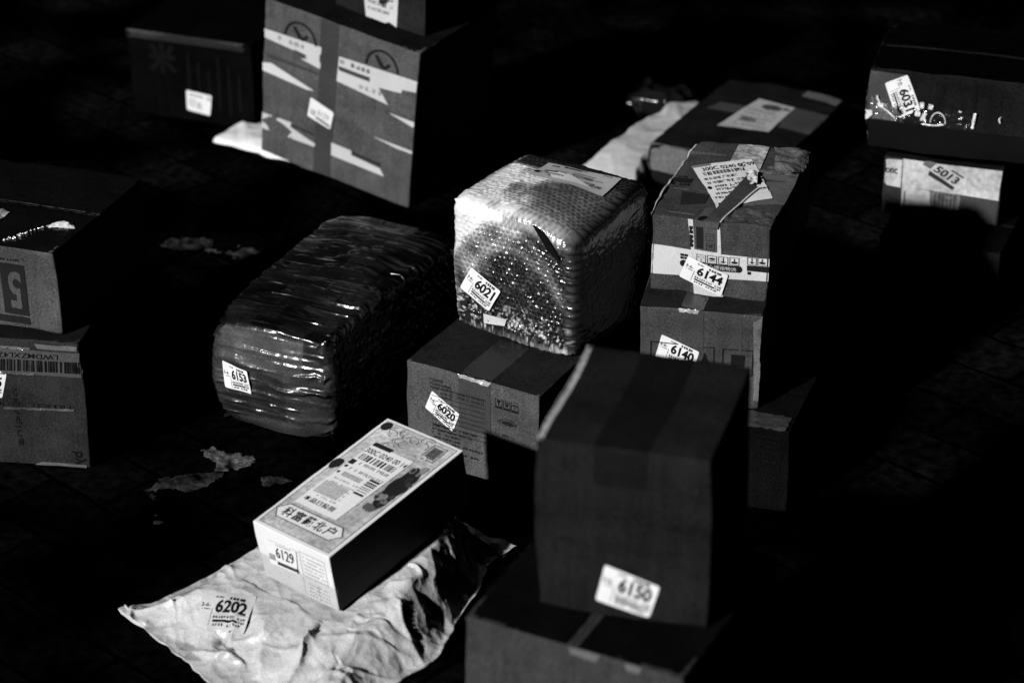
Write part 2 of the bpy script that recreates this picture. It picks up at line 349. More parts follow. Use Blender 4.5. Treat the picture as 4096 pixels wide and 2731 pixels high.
# ================================================================== gift box on the bag
GB = (-.309, 2.498, .0502, -40.6, .128, .245, .086, 8.4, -.1)
def gift():
    x, y, z, yaw, w, d, h, tx, ty = GB
    t = thing('gift_box', 'white rigid gift box with printed lid, tilted on top of the silver bag', 'box', (x, y, z), (tx, ty, yaw))
    wm = paper(.86)
    s0 = Frame(w - .002, d - .002, h * .45, .0012, carton_disp(5, .0002, .0003, (w, d, h)))
    P, F = s0.grid(.01); P2 = s0.map(P) + np.array([.001, .001, 0]); mesh_obj('tray', P2, F, paper(.6), t)
    s = Frame(w, d, h, .0016, carton_disp(6, .0006, .0004, (w, d, h)))
    P, F = s.grid(.006); z0 = h * .42
    Q = s.map(P); Q[:, 2] = z0 + Q[:, 2] * (1 - z0 / h) ; 
    class Lid:
        def S(_, f, u, v, off=0, smooth=False):
            if f == 'T':
                q = s.S('T', u, v, off); q[:, 2] = z0 + q[:, 2] * (1 - z0 / h); return q
            return s.S(f, u, v, off)
    lid = mesh_obj('lid', Q, F, wm, t); S = Lid()
    # printed picture of the lid
    g1 = paper(.52); g2 = paper(.40); g3 = inkm(.16); dk = inkm(.02)
    P = Ply(S, 'T')
    P.rect(.006, .006, w - .006, d - .006, mat('print_grey', .58, .5, .35, 260, 0, big=.5, vs=160) if 0 else mat('lid_print', .58, .5, .32, 150, 0, 0, .3, big=.35), .0003, (10, 14))
    P.box(.005, .005, w - .005, d - .005, .0009, g3, .0006)
    # swirling drawing at the far end
    for i in range(26):
        rs = random.Random(i); cx = rs.uniform(.02, .085); cy = rs.uniform(.195, .235); rr = rs.uniform(.004, .011); a = rs.uniform(0, 360)
        P.ring(cx, cy, rr, rr * .8, .0010, g3 if i % 3 else g2, .0007 + .00001 * i, 12, a, a + rs.uniform(120, 250))
    for i in range(22):
        rs = random.Random(100 + i); cx = rs.choice([rs.uniform(.01, .02), rs.uniform(.09, .118)]) if i % 2 else rs.uniform(.01, .118); cy = rs.uniform(.01, .10); rr = rs.uniform(.004, .010); a = rs.uniform(0, 360)
        P.ring(cx, cy, rr, rr, .0008, g2, .0005 + .00001 * i, 12, a, a + rs.uniform(100, 200))
    P.disc(.0115, .2305, .0075, .0085, dk, .0011)
    P.box(.0905, .203, .113, .234, .0012, g3, .0011); P.rect(.0935, .208, .110, .230, g3, .0009); P.text('蜂蜜', .096, .210, .108, .229, inkm(.06), .0013, up=True)
    P.ring(.096, .2045, .0048, .0048, .0016, paper(.8), .0014)
    # dark fruit picture, right
    P.disc(.1085, .142, .0125, .046, dk, .0009, 26, .12, 4)
    rs = random.Random(5)
    for i in range(11):
        P.disc(.1085 + rs.uniform(-.010, .010), .142 + rs.uniform(-.042, .042), rs.uniform(.0025, .0055), rs.uniform(.004, .007), inkm((.03, .18, .05, .25)[i % 4]), .0012 + .00003 * i, 12, .15, i)
    P.disc(.105, .095, .010, .007, inkm(.12), .0017, 14, .2, 3); P.disc(.114, .187, .0055, .007, inkm(.28), .0018, 14, .2, 9)
    P.disc(.0085, .140, .0072, .0115, dk, .0011, 18, .15, 8)
    # cartouche with brush characters
    P.poly([(.008, .036), (.018, .0485), (.105, .0485), (.115, .036), (.105, .0235), (.018, .0235)], paper(.88), .0012)
    for a, b in (((.007, .036), (.0175, .0497)), ((.0175, .0497), (.1055, .0497)), ((.1055, .0497), (.1162, .036)), ((.1162, .036), (.1055, .0223)), ((.1055, .0223), (.0175, .0223)), ((.0175, .0223), (.007, .036))):
        a = np.array(a); b = np.array(b); nn = np.array([-(b - a)[1], (b - a)[0]]); nn = nn / np.linalg.norm(nn) * .0006; P.poly([a - nn, b - nn, b + nn, a + nn], g3, .0014)
    for i, ch in enumerate('科富藏北户'): P.text(ch, .019 + i * .0175, .0275, .0335 + i * .0175, .0450, INK, .0018, .018, True)
    P.build('lid_print', lid)
    # shipping label
    Pl = Ply(S, 'T'); pw = paper(.90)
    Pl.frame((.022, .193), (.092, .193), (.018, .055)); Pl.rect(0, 0, 1, 1, pw, .0020, (8, 12))
    Pl.frame((.022, .193), (.0925, .1925), (.018, .055))
    o = .0024
    Pl.rect(.02, -.03, .45, .02, inkm(.02), o + .0002); Pl.text('300C 0240 00 14', .02, .055, .98, .125, inkm(.03), o, .01)
    Pl.bars(.06, .15, .92, .235, 17, INK, o, 2); Pl.rect(.0, .26, .12, .33, dk, o); Pl.scrib(.2, .26, .95, .30, 14, inkm(.2), o, 3)
    Pl.disc(.05, .37, .035, .02, dk, o); Pl.scrib(.15, .36, .95, .40, 14, inkm(.3), o, 7); Pl.disc(.05, .47, .03, .018, dk, o); Pl.rect(.15, .44, .6, .50, inkm(.45), o)
    Pl.bars(.70, .40, .93, .64, 8, INK, o + .0002, 9, False)
    for i in range(6): Pl.scrib(.1 + .02 * i, .54 + .055 * i, .68, .565 + .055 * i, 9, inkm(.45), o, 20 + i)
    Pl.rect(.05, .62, .6, .80, inkm(.5), o - .0001, (4, 4))
    Pl.text('本品已验视', .06, .87, .78, .935, INK, o + .0003, .012)
    Pl.build('shipping_label', lid)
    # number sticker and paper on the near end
    class End:
        def S(_, f, u, v, off=0, smooth=False): return s.S('F', u, v, off)
    q = Ply(End(), 'F'); q.quad((.020, .068), (.072, .072), (.067, .034), (.019, .030), WHITE, .0012, (12, 10), .012); q.frame((.020, .068), (.072, .072), (.019, .030))
    q.text('6129', .28, .18, .88, .62, INK, .0018, .008); q.rect(.02, .55, .22, .80, inkm(.35), .0017); q.rect(.28, .78, .95, .92, inkm(.05), .0017, (3, 1)); q.rect(.3, .05, .8, .10, inkm(.5), .0017)
    q.build('pickup_sticker', lid)
    q = Ply(End(), 'F'); q.box(.076, .036, .118, .074, .0006, inkm(.5), .0009)
    for i in range(5): q.scrib(.080, .042 + .006 * i, .115, .044 + .006 * i, 10, inkm(.55), .0010, i)
    q.build('end_print', lid)
    q = Ply(End(), 'F')
    for i in range(4): q.scrib(.08, .008 + .006 * i, .116, .0095 + .006 * i, 8, inkm(.55), .0024, i + 9)
    q.rect(.072, .005, .0726, .033, inkm(.5), .0024); q.rect(.097, .005, .0976, .030, inkm(.5), .0024)
    q.build('end_print', t)
gift()

# ================================================================== silver mailer bag under it
def bag():
    A = np.array([-.489, 2.448]); e1 = np.array([.657, .754]); e2 = np.array([.754, -.657])
    t = thing('mailer_bag', 'crumpled silver grey plastic mailer bag lying under the gift box', 'bag', (A[0], A[1], 0))
    t.matrix_world = Matrix(((e2[0], e1[0], 0, A[0]), (e2[1], e1[1], 0, A[1]), (0, 0, 1, 0), (0, 0, 0, 1)))   # local x = across, y = along
    W, Lg = .345, .46
    gx, gy = .092, .128
    def hgt(u, v, smooth=False):
        P = np.stack([u, v, 0 * u], 1)
        plane = .0475 + .1477 * (v - .156)
        ed = np.minimum(np.minimum(u / .05, (W - .07 * sst(.2, .45, v) - u) / .07), np.minimum((v - 0) / .10, (Lg - v) / .09))
        prof = sst(.12, 1.05, ed)
        base = .004 + (plane - .004) * prof
        under = sst(-.012, .012, np.minimum(np.minimum(u - .098, .236 - u), np.minimum(v - .15, .405 - v)) + .012)
        fx = np.exp(-(v / .085) ** 2) + .75 * np.exp(-((u - .27) / .09) ** 2) * (v < .4) + .9 * sst(.13, .25, u) * sst(.2, .05, v)
        Q = P.copy(); Q[:, 0] += .35 * .06 * fbm(P, 14, 3, 2); Q[:, 1] += .06 * fbm(P, 13, 8, 2)
        r1 = ridge(2.1 * vn(Q * np.array([15, 6, 1]), 11), 2) ; r2 = ridge(2.2 * vn(Q * np.array([9, 20, 1]) + 7, 12), 2)
        wr = .008 * (r1 - .3) * fx + .004 * (r2 - .2) * np.clip(fx, .12, 1.2) + .0016 * fbm(P, 22, 17, 2)
        wr = wr + .0010 * (ridge(2 * vn(Q * 40, 19), 2) - .3) * (.3 + fx)
        wr = wr + (.0045 * np.abs(vn(Q * np.array([20, 30, 1]), 26)) + .0030 * np.abs(vn(Q * np.array([52, 34, 1]), 27)) - .002) * np.clip(fx + .1, 0, 1.1)
        lab = sst(1.25, .8, np.hypot((u - .075) / .045, (v - .085) / .055)); wr = wr * (1 - .8 * lab)
        def seg(u0, v0, u1, v1, amp, w, asym=1.0):
            du, dv = u1 - u0, v1 - v0; L2 = du * du + dv * dv; k = ((u - u0) * du + (v - v0) * dv) / L2; kc = np.clip(k, 0, 1)
            sd = ((u - u0) * dv - (v - v0) * du) / math.sqrt(L2); dd = np.hypot(u - u0 - kc * du, v - v0 - kc * dv); ww = np.where(sd > 0, w, w * asym)
            return amp * np.exp(-(dd / ww) ** 1.0) * (1 - .55 * kc)
        for q in ((.231, .103, .255, .030, .020, .016, .5), (.199, .020, .262, .012, -.012, .005), (.093, .030, .130, .012, -.012, .006), (.102, .066, .165, .046, -.013, .008, 2), (.108, .022, .168, .042, .012, .010, .5),
                  (.174, .038, .121, .040, .008, .007), (.034, .140, .078, .132, .007, .004), (.040, .128, .082, .120, .006, .004), (.282, .215, .336, .185, .010, .008, .5), (.269, .313, .321, .277, .008, .007, .5), (.242, .262, .25, .305, .005, .007),
                  (.014, .073, .064, .035, .010, .006, .5), (.032, .082, .087, .048, .009, .006, .5), (.277, .027, .321, .115, .014, .012, .6), (.050, .066, .080, .030, -.008, .004), (.066, .014, .086, .004, -.014, .005), (.20, .05, .16, .10, .010, .012, .4), (.30, .10, .34, .15, .009, .010, .5), (.30, .16, .24, .12, .007, .008)):
            wr = wr + seg(*q) * (1 - .8 * lab)
        z = base + wr * (1 - under) * np.clip(ed * 1.6 + .12, 0, 1)
        gp = plane - .0012
        z = np.where(under > .5, np.minimum(z, gp), z)
        cn = np.exp(-((u / .05) ** 2 + (v / .05) ** 2)); z = z + .009 * cn * (.4 + .6 * ridge(2 * vn(Q * 45, 23), 1))
        return np.maximum(z, .004)
    S = Sheet(hgt)
    def wig(u, v):                                 # irregular outline
        P = np.stack([u, v, 0 * u], 1); return u + .006 * fbm(P, 20, 41, 3), v + .007 * fbm(P, 24, 42, 3)
    n1, n2 = 210, 250
    U, V = np.meshgrid(np.linspace(0, W, n1), np.linspace(0, Lg, n2), indexing='ij'); u, v = U.ravel(), V.ravel()
    z = hgt(u, v); uu, vv = wig(u, v); WE = W - .07 * sst(.2, .45, v) - .006; uu = np.where(u > WE, WE + (uu - u) * .5 + (u - WE) * .05, uu); z = np.where(u > WE, z * np.clip(1 - (u - WE) / .02, .1, 1), z); uu = uu * (1 - .12 * sst(.18, .44, v) * (uu / W) ** 2)
    corner = np.exp(-((u / .06) ** 2 + (v / .05) ** 2)); uu = uu - .034 * np.exp(-((v - .01) / .06) ** 2) * np.exp(-u / .05); vv = vv + .028 * np.clip(1 - u / .17, 0, 1) * np.exp(-v / .06)
    top = np.stack([uu, vv, z], 1)
    F = []
    idx = np.arange(n1 * n2).reshape(n1, n2)
    a, b, c, d = idx[:-1, :-1].ravel(), idx[1:, :-1].ravel(), idx[1:, 1:].ravel(), idx[:-1, 1:].ravel()
    F = list(zip(a.tolist(), b.tolist(), c.tolist(), d.tolist()))
    rim = list(idx[:, 0]) + list(idx[-1, 1:]) + list(idx[-2::-1, -1]) + list(idx[0, -2:0:-1]); nb = len(top)
    cen = np.array([W / 2, Lg / 2]); lo = [np.array([*(top[i][:2] + (cen - top[i][:2]) * .012), .001]) for i in rim]
    Vv = list(top) + lo; k = len(rim)
    for i in range(k): F.append((rim[i], nb + i, nb + (i + 1) % k, rim[(i + 1) % k]))
    F.append(tuple(nb + i for i in range(k)))
    m = mat('silver_poly', .62, .30, .2, 500, .4, 90, .6, big=.12, dist=.002, crease=.0045)
    mesh_obj('bag_film', Vv, F, m, t)
    # its number sticker
    def loc(p): q = np.array(p) - A; return (q @ e2, q @ e1)
    pts = [loc((-.383, 2.480)), loc((-.315, 2.461)), loc((-.328, 2.408)), loc((-.390, 2.440))]
    sticker(S, 'T', '6202', *pts, t, smooth=False, off=.0015, white=mat('silver_label', .62, .45, .05, 300, .15, 90, .3))
bag()

# ================================================================== the tall stacks and single parcels
def tapes(S, t, items, m, off=.0006, name='packing_tape', sep=False):
    P = Ply(S)
    for f, pts, n in items:
        P.face(f); P.quad(*pts, m, off, n, jag=.015)
        if sep: P.build(name, t); P = Ply(S)
    return None if sep else P.build(name, t)

def shaded_flaps(S, t, w, d, a, ax=0):  # the dimness of the carton tops is put into the flap grey
    for i in (0, 1):
        P = Ply(S, 'T')
        if ax == 0: x0, x1 = ((.001, w / 2 - .0002), (w / 2 + .0002, w - .001))[i]; P.quad((x0, .001), (x1, .001), (x1, d - .001), (x0, d - .001), card(a), .0003, (18, 30))
        else: y0, y1 = ((.001, d / 2 - .0002), (d / 2 + .0002, d - .001))[i]; P.quad((.001, y0), (w - .001, y0), (w - .001, y1), (.001, y1), card(a), .0003, (30, 18))
        P.build('shaded_top_flap', t)
# --- dark carton in the right foreground on its base carton
B = (.023, 2.065, .2995, -16.5, .177, .202, .192, 0, 0)
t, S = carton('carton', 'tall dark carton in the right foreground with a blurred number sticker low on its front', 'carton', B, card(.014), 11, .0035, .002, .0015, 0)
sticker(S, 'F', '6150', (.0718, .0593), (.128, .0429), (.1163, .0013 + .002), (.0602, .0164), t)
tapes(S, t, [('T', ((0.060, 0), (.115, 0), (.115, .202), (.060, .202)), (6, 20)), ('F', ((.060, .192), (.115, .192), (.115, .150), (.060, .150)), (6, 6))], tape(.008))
tapes(S, t, [('T', ((0.0, 0), (.007, 0), (.007, .202), (.0, .202)), (2, 20)), ('L', ((.202, .192), (.0, .192), (.0, .180), (.202, .182)), (20, 2))], card(.42), .0005, 'pale_edge')  # pale strip along the left top edge
B = (-.055, 2.044, 0, -28.1, .245, .245, .2985, 0, 0)
t, S = carton('carton', 'wide carton at the bottom edge of the photo carrying the tall dark carton', 'carton', B, card(.042), 12, .004, .001, .0015, 0)
shaded_flaps(S, t, .245, .245, .004, 0)
P = Ply(S, 'F'); P.text('S', .165, .185, .215, .252, inkm(.004), .001, .03, True); P.build('printing', t)
tapes(S, t, [('F', ((.120, .298), (.155, .298), (.150, .290), (.122, .291)), (6, 3)), ('F', ((.182, .298), (.2, .298), (.199, .291), (.184, .29)), (5, 3))], tape(.13), .0012, sep=True)  # two glints on the top edge, put in as pale tape pieces

# --- carton under the bubble wrapped parcel
B = (-.1449, 2.865, 0, -29.8, .2087, .2026, .150, 0, 0)
t, S = carton('carton', 'printed carton numbered 6020 carrying the bubble wrapped parcel', 'carton', B, card(.078), 21, .0028, .0015, .0012, 0); S.dv = -.0205
shaded_flaps(S, t, 0.2087, 0.2026, .019, 0)
sticker(S, 'F', '6020', (.0408, .1353), (.0866, .111), (.0748, .0807), (.028, .1062), t)
tapes(S, t, [('T', ((.086, 0), (.135, 0), (.135, .2), (.086, .2)), (6, 18))], tape(.009, .45))  # same strip as on the front; shade of the top put into a darker grey
tapes(S, t, [('F', ((.086, .17), (.135, .17), (.135, .09), (.086, .09)), (6, 10))], tape(.05, .45))
def crinkle(S, t, f, pts, m, amp, n=(24, 8), seed=1, name='crinkled_tape', fr=1):
    P = Ply(S, f); P.quad(*pts, m, 0.0012, n); V = np.array(P.V); k = fbm(V, 130 * fr, seed, 3)
    o = Ply.build; V2 = V + np.stack([amp * fbm(V, 150 * fr, seed + 1, 2) * .3, -amp * np.abs(k), amp * np.abs(fbm(V, 150 * fr, seed + 2, 2))], 1)
    P.V = list(V2); return P.build(name, t)
FILM = mat('clear_film', .12, .12, .3, 300, .8, 90, .8, coat=.6, big=.5, dist=.006, cr=.06)
FILMW = mat('milky_film', .45, .15, .3, 300, .8, 90, .8, coat=.6, big=.5, dist=.006, cr=.06)
crinkle(S, t, 'F', ((.086, .1705), (.137, .1705), (.134, .164), (.088, .166)), FILMW, .002)
P = Ply(S, 'F'); k = inkm(.007); k2 = inkm(.014)
P.text('产品技术参数', .037, .1502, .060, .1556, k, .001, .004, True)
P.text('产品名称:多功能蒸煮锅', .037, .1445, .0735, .1492, k, .001, .003, True)
P.text('产品规格:', .037, .139, .053, .143, k, .001, .003, True)
for i, (a, b) in enumerate(((.055, .1395), (.083, .1395), (.106, .1395), (.055, .1335), (.083, .1335), (.106, .1335))):
    P.text(('LW-Y05', 'LW-Y05A', 'LW-Y06', 'LW-H510', 'LW-H10A', 'LW-H10')[i], a, b, a + .013, b + .0035, k, .0011, .0, True); P.box(a + .0155, b - .0003, a + .0195, b + .0037, .0005, k, .0011)
P.text('4.0L/5.0L/2.0L', .056, .1285, .075, .132, k, .0011, 0, True)
for i in range(9): P.rect(.0397, .1415 - i * .0072 - (.0 if i < 1 else .006), .1278, .1424 - i * .0072 - (.0 if i < 1 else .006), k, .0009, (8, 1))
for i in range(7): 
    rs = random.Random(i); P.scrib(.040, .047 + i * .0058, .075 + rs.random() * .05, .0505 + i * .0058, 16 + i, k2, .0011, 40 + i)
for i in range(3):
    a = .1425 + i * .0123; P.box(a, .136, a + .0108, .1505, .0006, k, .001); P.rect(a + .001, .1365, a + .0098, .1392, k, .001)
    if i == 0: P.poly([(a + .003, .1485), (a + .0078, .1485), (a + .0072, .145), (a + .0058, .144), (a + .0058, .142), (a + .0072, .141), (a + .0036, .141), (a + .005, .142), (a + .005, .144), (a + .0036, .145)][::-1], k, .001)
    elif i == 1: P.ring(a + .0054, .145, .003, .003, .0009, k, .001, 12, 0, 180); P.disc(a + .0054, .1432, .0022, .002, k, .001)
    else: P.ring(a + .0054, .1448, .0036, .0032, .0016, k, .001, 12, 0, 180); P.rect(a + .0051, .141, a + .0057, .145, k, .0011)
P.ring(.1617, .1155, .0135, .0078, .0005, k, .001); P.ring(.1617, .117, .0115, .0055, .0005, k, .0011); P.disc(.1617, .1168, .0095, .0035, k2, .001, 18, .1, 2)
for s_ in (-1, 1): P.ring(.1617 + s_ * .0135, .118, .0022, .0016, .0005, k, .0012, 10)
P.text('蒸煮锅', .1527, .095, .1635, .0995, k2, .001, .004, True); P.box(.1665, .0952, .1705, .0992, .0005, k2, .001)
P.text('电蒸锅', .153, .083, .164, .0875, k2, .001, .004, True); P.box(.167, .0832, .171, .0872, .0005, k2, .001)
P.build('printing', t)

# --- bubble wrapped parcel
def bubble():
    w, d, h = .202, .185, .193
    t = thing('bubble_wrapped_parcel', 'square parcel in shiny bubble wrap numbered 6021, standing on a printed carton', 'parcel', (-.0821, 2.963, .1520), (0, 0, -34.3)); t.scale = (1.013,) * 3
    pit = .0078; r = .020; G = {}
    def disp(p, n, smooth):
        a = .0020 * fbm(p, 14, 51, 3) + .0012 * ridge(2.4 * vn(p * np.array([14, 14, 20]) + 2.1 * 0, 52), 3)
        t_ = p / np.array([w, d, h]); bl = .004 * np.prod(np.where(np.abs(n) > .5, 1, np.sin(np.clip(t_, 0, 1) * np.pi)), axis=1); a = a + bl
        if smooth: return a
        an = np.abs(n); # bubbles: hex grid in the plane of each side
        top = an[:, 2] > .7; side = an[:, 0] > .7
        X = np.where(top, p[:, 0], np.where(side, p[:, 1], p[:, 0])); Y = np.where(top, p[:, 1], p[:, 2])
        X = X + .0020 * fbm(p, 30, 61, 2); Y = Y + .0020 * fbm(p, 30, 62, 2)
        row = np.floor(Y / (pit * .87)); fx = (X / pit + .5 * (row % 2)) % 1 - .5; fy = (Y / (pit * .87)) % 1 - .5
        rr = np.sqrt(fx ** 2 + (fy * .87) ** 2); bub = np.sqrt(np.clip(1 - (rr / .44) ** 2, 0, 1))
        flatn = .6 + .6 * (_h(np.floor(X / pit + .5 * (row % 2)).astype(np.int64), row.astype(np.int64), (an.argmax(1)).astype(np.int64), 5) - .5)
        k_ = np.where(top, .6, np.where(side, .12, 1.25)) * sst(.72, .97, an.max(1)) ; G['b'] = bub
        return a + .0020 * bub * flatn * k_ + .0008 * fbm(p, 210, 77, 2)
    def warp(q, t_):
        q = q.copy(); q[:, 2] -= .018 * sst(.55, 1, t_[:, 0]) * sst(.3, 1, t_[:, 2]) * sst(.9, .2, t_[:, 1]); return q
    s = Frame(w, d, h, r, disp, warp); P, F = s.grid(.0014)
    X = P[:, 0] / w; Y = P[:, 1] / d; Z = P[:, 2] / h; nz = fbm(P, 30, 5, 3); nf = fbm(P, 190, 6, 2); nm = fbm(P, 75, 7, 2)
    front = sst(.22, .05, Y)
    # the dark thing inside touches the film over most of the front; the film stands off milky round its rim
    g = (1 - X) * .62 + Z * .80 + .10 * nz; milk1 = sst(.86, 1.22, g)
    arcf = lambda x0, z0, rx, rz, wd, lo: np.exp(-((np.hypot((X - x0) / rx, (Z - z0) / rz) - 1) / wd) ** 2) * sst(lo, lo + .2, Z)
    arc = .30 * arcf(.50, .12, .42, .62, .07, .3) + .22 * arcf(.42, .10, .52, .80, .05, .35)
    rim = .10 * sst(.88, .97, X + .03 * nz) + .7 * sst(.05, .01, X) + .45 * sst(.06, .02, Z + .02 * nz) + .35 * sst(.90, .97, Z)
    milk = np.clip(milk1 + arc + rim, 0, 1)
    glit = sst(.35, .75, fbm(P, 330, 8, 2) + .5 * nm) * (sst(.30, .08, Z - .12 * (1 - X)) * 1.0 + .12)  # glints, mostly near the bottom, painted into the tone as pale specks
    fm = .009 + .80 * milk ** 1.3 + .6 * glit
    topm = .13 + 1.0 * sst(.62, .08, X + .2 * nz) + .3 * sst(.3, .02, Y); back = sst(.70, .76, Y); topm = topm * (1 - back) + .02 * back; topm = topm * (1 - .75 * sst(.8, .95, X))  # top: blown out left and dim right are painted into the tone
    side = .003 + .02 * sst(.2, .05, Y)  # unlit right side: its shade is painted into the tone
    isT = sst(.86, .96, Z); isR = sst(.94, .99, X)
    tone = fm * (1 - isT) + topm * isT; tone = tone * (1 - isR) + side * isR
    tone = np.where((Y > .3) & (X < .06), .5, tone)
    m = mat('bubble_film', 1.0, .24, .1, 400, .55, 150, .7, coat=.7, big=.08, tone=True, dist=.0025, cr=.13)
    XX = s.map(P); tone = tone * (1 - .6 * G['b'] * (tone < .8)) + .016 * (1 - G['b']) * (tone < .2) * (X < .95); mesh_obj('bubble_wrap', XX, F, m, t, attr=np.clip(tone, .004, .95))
    sticker(s, 'F', '6021', (.0385, .1007), (.0863, .0778), (.0656, .0415), (.0173, .0636), t, smooth=True, off=.0042)
    # tear at the top front edge and label under the film
    q = Ply(s, 'F', True); q.face('F'); q.poly([(.134, .187), (.150, .186), (.166, .176), (.180, .158), (.176, .157), (.160, .165), (.146, .178)][::-1], inkm(.002), .0045); q.build('tear', t)
    q = Ply(s, 'T', True); q.quad((.058, .153), (.168, .164), (.172, .108), (.058, .105), paper(.42), .0030, (14, 8)); q.frame((.058, .153), (.168, .164), (.058, .105))
    rs = random.Random(3)
    for i in range(16):
        a, b = rs.uniform(.02, .85), rs.uniform(.05, .8); q.rect(a, b, min(.98, a + rs.uniform(.05, .25)), b + rs.uniform(.03, .09), inkm(rs.choice([.02, .1, .2])), .0036 + .00004 * i, (3, 1))
    q.disc(.04, .75, .035, .08, INK, .0045); q.bars(.45, .35, .72, .62, 7, INK, .0045, 5, False); q.quad((.15, .6), (.45, .5), (.85, .95), (.3, .95), paper(.7), .0040, (6, 4)); q.text('6100', .78, .78, .93, .93, INK, .0046, .01)
    q.build('shipping_label', t)
    q = Ply(s, 'F', True); q.quad((.0543, .034), (.0926, .036), (.0885, .0245), (.055, .020), paper(.6), .0026, (5, 3)); q.build('paper_scrap', t)
bubble()

# --- long taped bundle
def bundle():
    w, d, h = .190, .365, .163
    t = thing('taped_bundle', 'long lumpy bundle wound in shiny brown tape numbered 6153', 'parcel', (-.419, 2.976, 0), (0, 0, -24.8))
    def disp(p, n, smooth):
        D = np.array([w, d, h]); t_ = np.clip(p / D, 0, 1); bl = .012 * np.prod(np.where(np.abs(n) > .5, 1, np.sin(t_ * np.pi)), axis=1)
        s_ = p[:, 1] + p[:, 2]; x = p[:, 0]; Q = np.stack([x * 5, s_ * 36 + x * 5.5 + .45 * fbm(p, 9, 4, 2), p[:, 1] * 2], 1)
        r1 = ridge(2.6 * vn(Q, 31), 5); Q2 = np.stack([x * 8, s_ * 80 + x * 9 + .5 * fbm(p, 10, 44, 1), p[:, 1] * 4], 1); r2 = ridge(2.2 * vn(Q2, 32), 3)
        s0_ = s_ + .004 * fbm(p, 9, 44, 2); lines = 0; rl = random.Random(12)
        for k in range(34):
            c0 = .006 + k * .0148 + rl.uniform(-.004, .004); sl = rl.uniform(-.10, .14); xa = rl.uniform(-.05, .10); xb = xa + rl.uniform(.07, .2); am = rl.uniform(.0012, .0042); wd = rl.uniform(.0012, .0022)
            dd = s0_ - c0 - sl * x - .003 * np.sin(x * rl.uniform(20, 50) + rl.uniform(0, 6)); lines = lines + am * np.exp(-np.abs(dd) / np.where(dd > 0, wd * 2.2, wd)) * sst(xa, xa + .02, x) * sst(xb, xb - .03, x)
        cr = np.exp(-(np.hypot(p[:, 0] - 0, p[:, 2] - h) / .05) ** 2) * np.exp(-(p[:, 1] / .05) ** 2)
        a = bl + .004 * fbm(p, 14, 33, 2) - .010 * cr
        if smooth: return a + .0015 * r1 + .001
        return a + lines + (.0020 * r1 + .0010 * r2) * np.clip(.55 + 1.1 * vn(p * 11 + 3, 38), .05, 1.3) + cr * .006 * ridge(2 * vn(p * 60, 35), 2) + .0003 * fbm(p, 120, 36, 2) + .0010 * ridge(2.6 * vn(p * np.array([30, 30, 30]) + 9, 39), 5)
    def wp(q, t_):
        q = q.copy(); q[:, 0] += .028 * sst(.3, 1, t_[:, 1]) * sst(.2, 1, t_[:, 0]) + .006 * vn(t_ * 2.2, 91); q[:, 2] += .007 * vn(t_ * 2.6, 92) * t_[:, 2]; return q
    s = Frame(w, d, h, .028, disp, wp); P, F = s.grid(.0018)
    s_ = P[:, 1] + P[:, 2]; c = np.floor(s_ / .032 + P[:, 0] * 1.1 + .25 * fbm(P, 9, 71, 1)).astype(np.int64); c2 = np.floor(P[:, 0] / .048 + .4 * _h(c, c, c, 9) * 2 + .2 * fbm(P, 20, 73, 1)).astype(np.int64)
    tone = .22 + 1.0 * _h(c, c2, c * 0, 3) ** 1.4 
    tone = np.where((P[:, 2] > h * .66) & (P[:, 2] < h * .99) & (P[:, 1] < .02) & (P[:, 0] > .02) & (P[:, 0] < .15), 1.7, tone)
    tone = tone * (.85 + .15 * fbm(P, 60, 74, 2)); tone = np.where((P[:, 1] > .02) | (P[:, 2] > h * .99), tone * .28, tone)  # everything behind the front darkened: shade of the top painted into the tone
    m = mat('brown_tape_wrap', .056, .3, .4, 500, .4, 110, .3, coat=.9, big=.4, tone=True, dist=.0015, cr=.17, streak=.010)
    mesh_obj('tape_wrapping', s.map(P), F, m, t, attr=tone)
    sticker(s, 'F', '6153', (.0204, .1013), (.0636, .0979), (.0667, .0585), (.0234, .0631), t, smooth=True, off=.0035)
bundle()

# --- middle right stack: flat carton, carton, striped carton
B = (.165, 2.781, 0, -20.5, .205, .2, .12, 0, 0)
t, S = carton('carton', 'low dark carton at the bottom of the stack, mostly hidden behind the foreground carton', 'carton', B, card(.005), 31, .003, .0015, .0015, 1)
shaded_flaps(S, t, 0.205, 0.2, 0.006, 1)
P = Ply(S, 'F'); k = inkm(.003)
for v0 in (.087, .061): P.box(.167, v0, .1935, v0 + .023, .001, k, .001)
for i in (0, 1): P.rect(.172, .094 + i * .007, .186, .0955 + i * .007, k, .001); P.poly([(.186, .0925 + i * .007), (.190, .0948 + i * .007), (.186, .097 + i * .007)], k, .001)
P.rect(.172, .0715, .182, .0735, k, .001); P.disc(.186, .0725, .0035, .003, k, .001)
P.build('printing', t)
crinkle(S, t, 'T', ((.13, 0), (.2, 0), (.2, .035), (.13, .04)), tape(.045), .003, (18, 10), 8, 'loose_tape')
tapes(S, t, [('R', ((0, .118), (.004, .118), (.004, .02), (0, .02)), (2, 10))], card(.05), .0006, 'pale_edge')
B = (.168, 2.806, .1215, -12.4, .159, .22, .137, 0, 0)
t, S = carton('carton', 'plain carton under the striped carton, its number sticker half hidden', 'carton', B, card(.058), 32, .0035, .0015, .002, 0)
shaded_flaps(S, t, 0.159, 0.22, .02, 0)
sticker(S, 'F', '6140', (.0272, .0973), (.0799, .0777), (.0739 - .003, .0441), (.0188, .063), t)
P = Ply(S, 'F'); k = inkm(.008)
P.box(.012, .048, .0998, .0860, .0015, k, .0007); P.box(.110, .048, .150, .0855, .0015, k, .0007); P.rect(.1215, .060, .1386, .0777, k, .001); P.poly([(.082, .062), (.092, .062), (.087, .078)], k, .001)
P.build('printing', t)
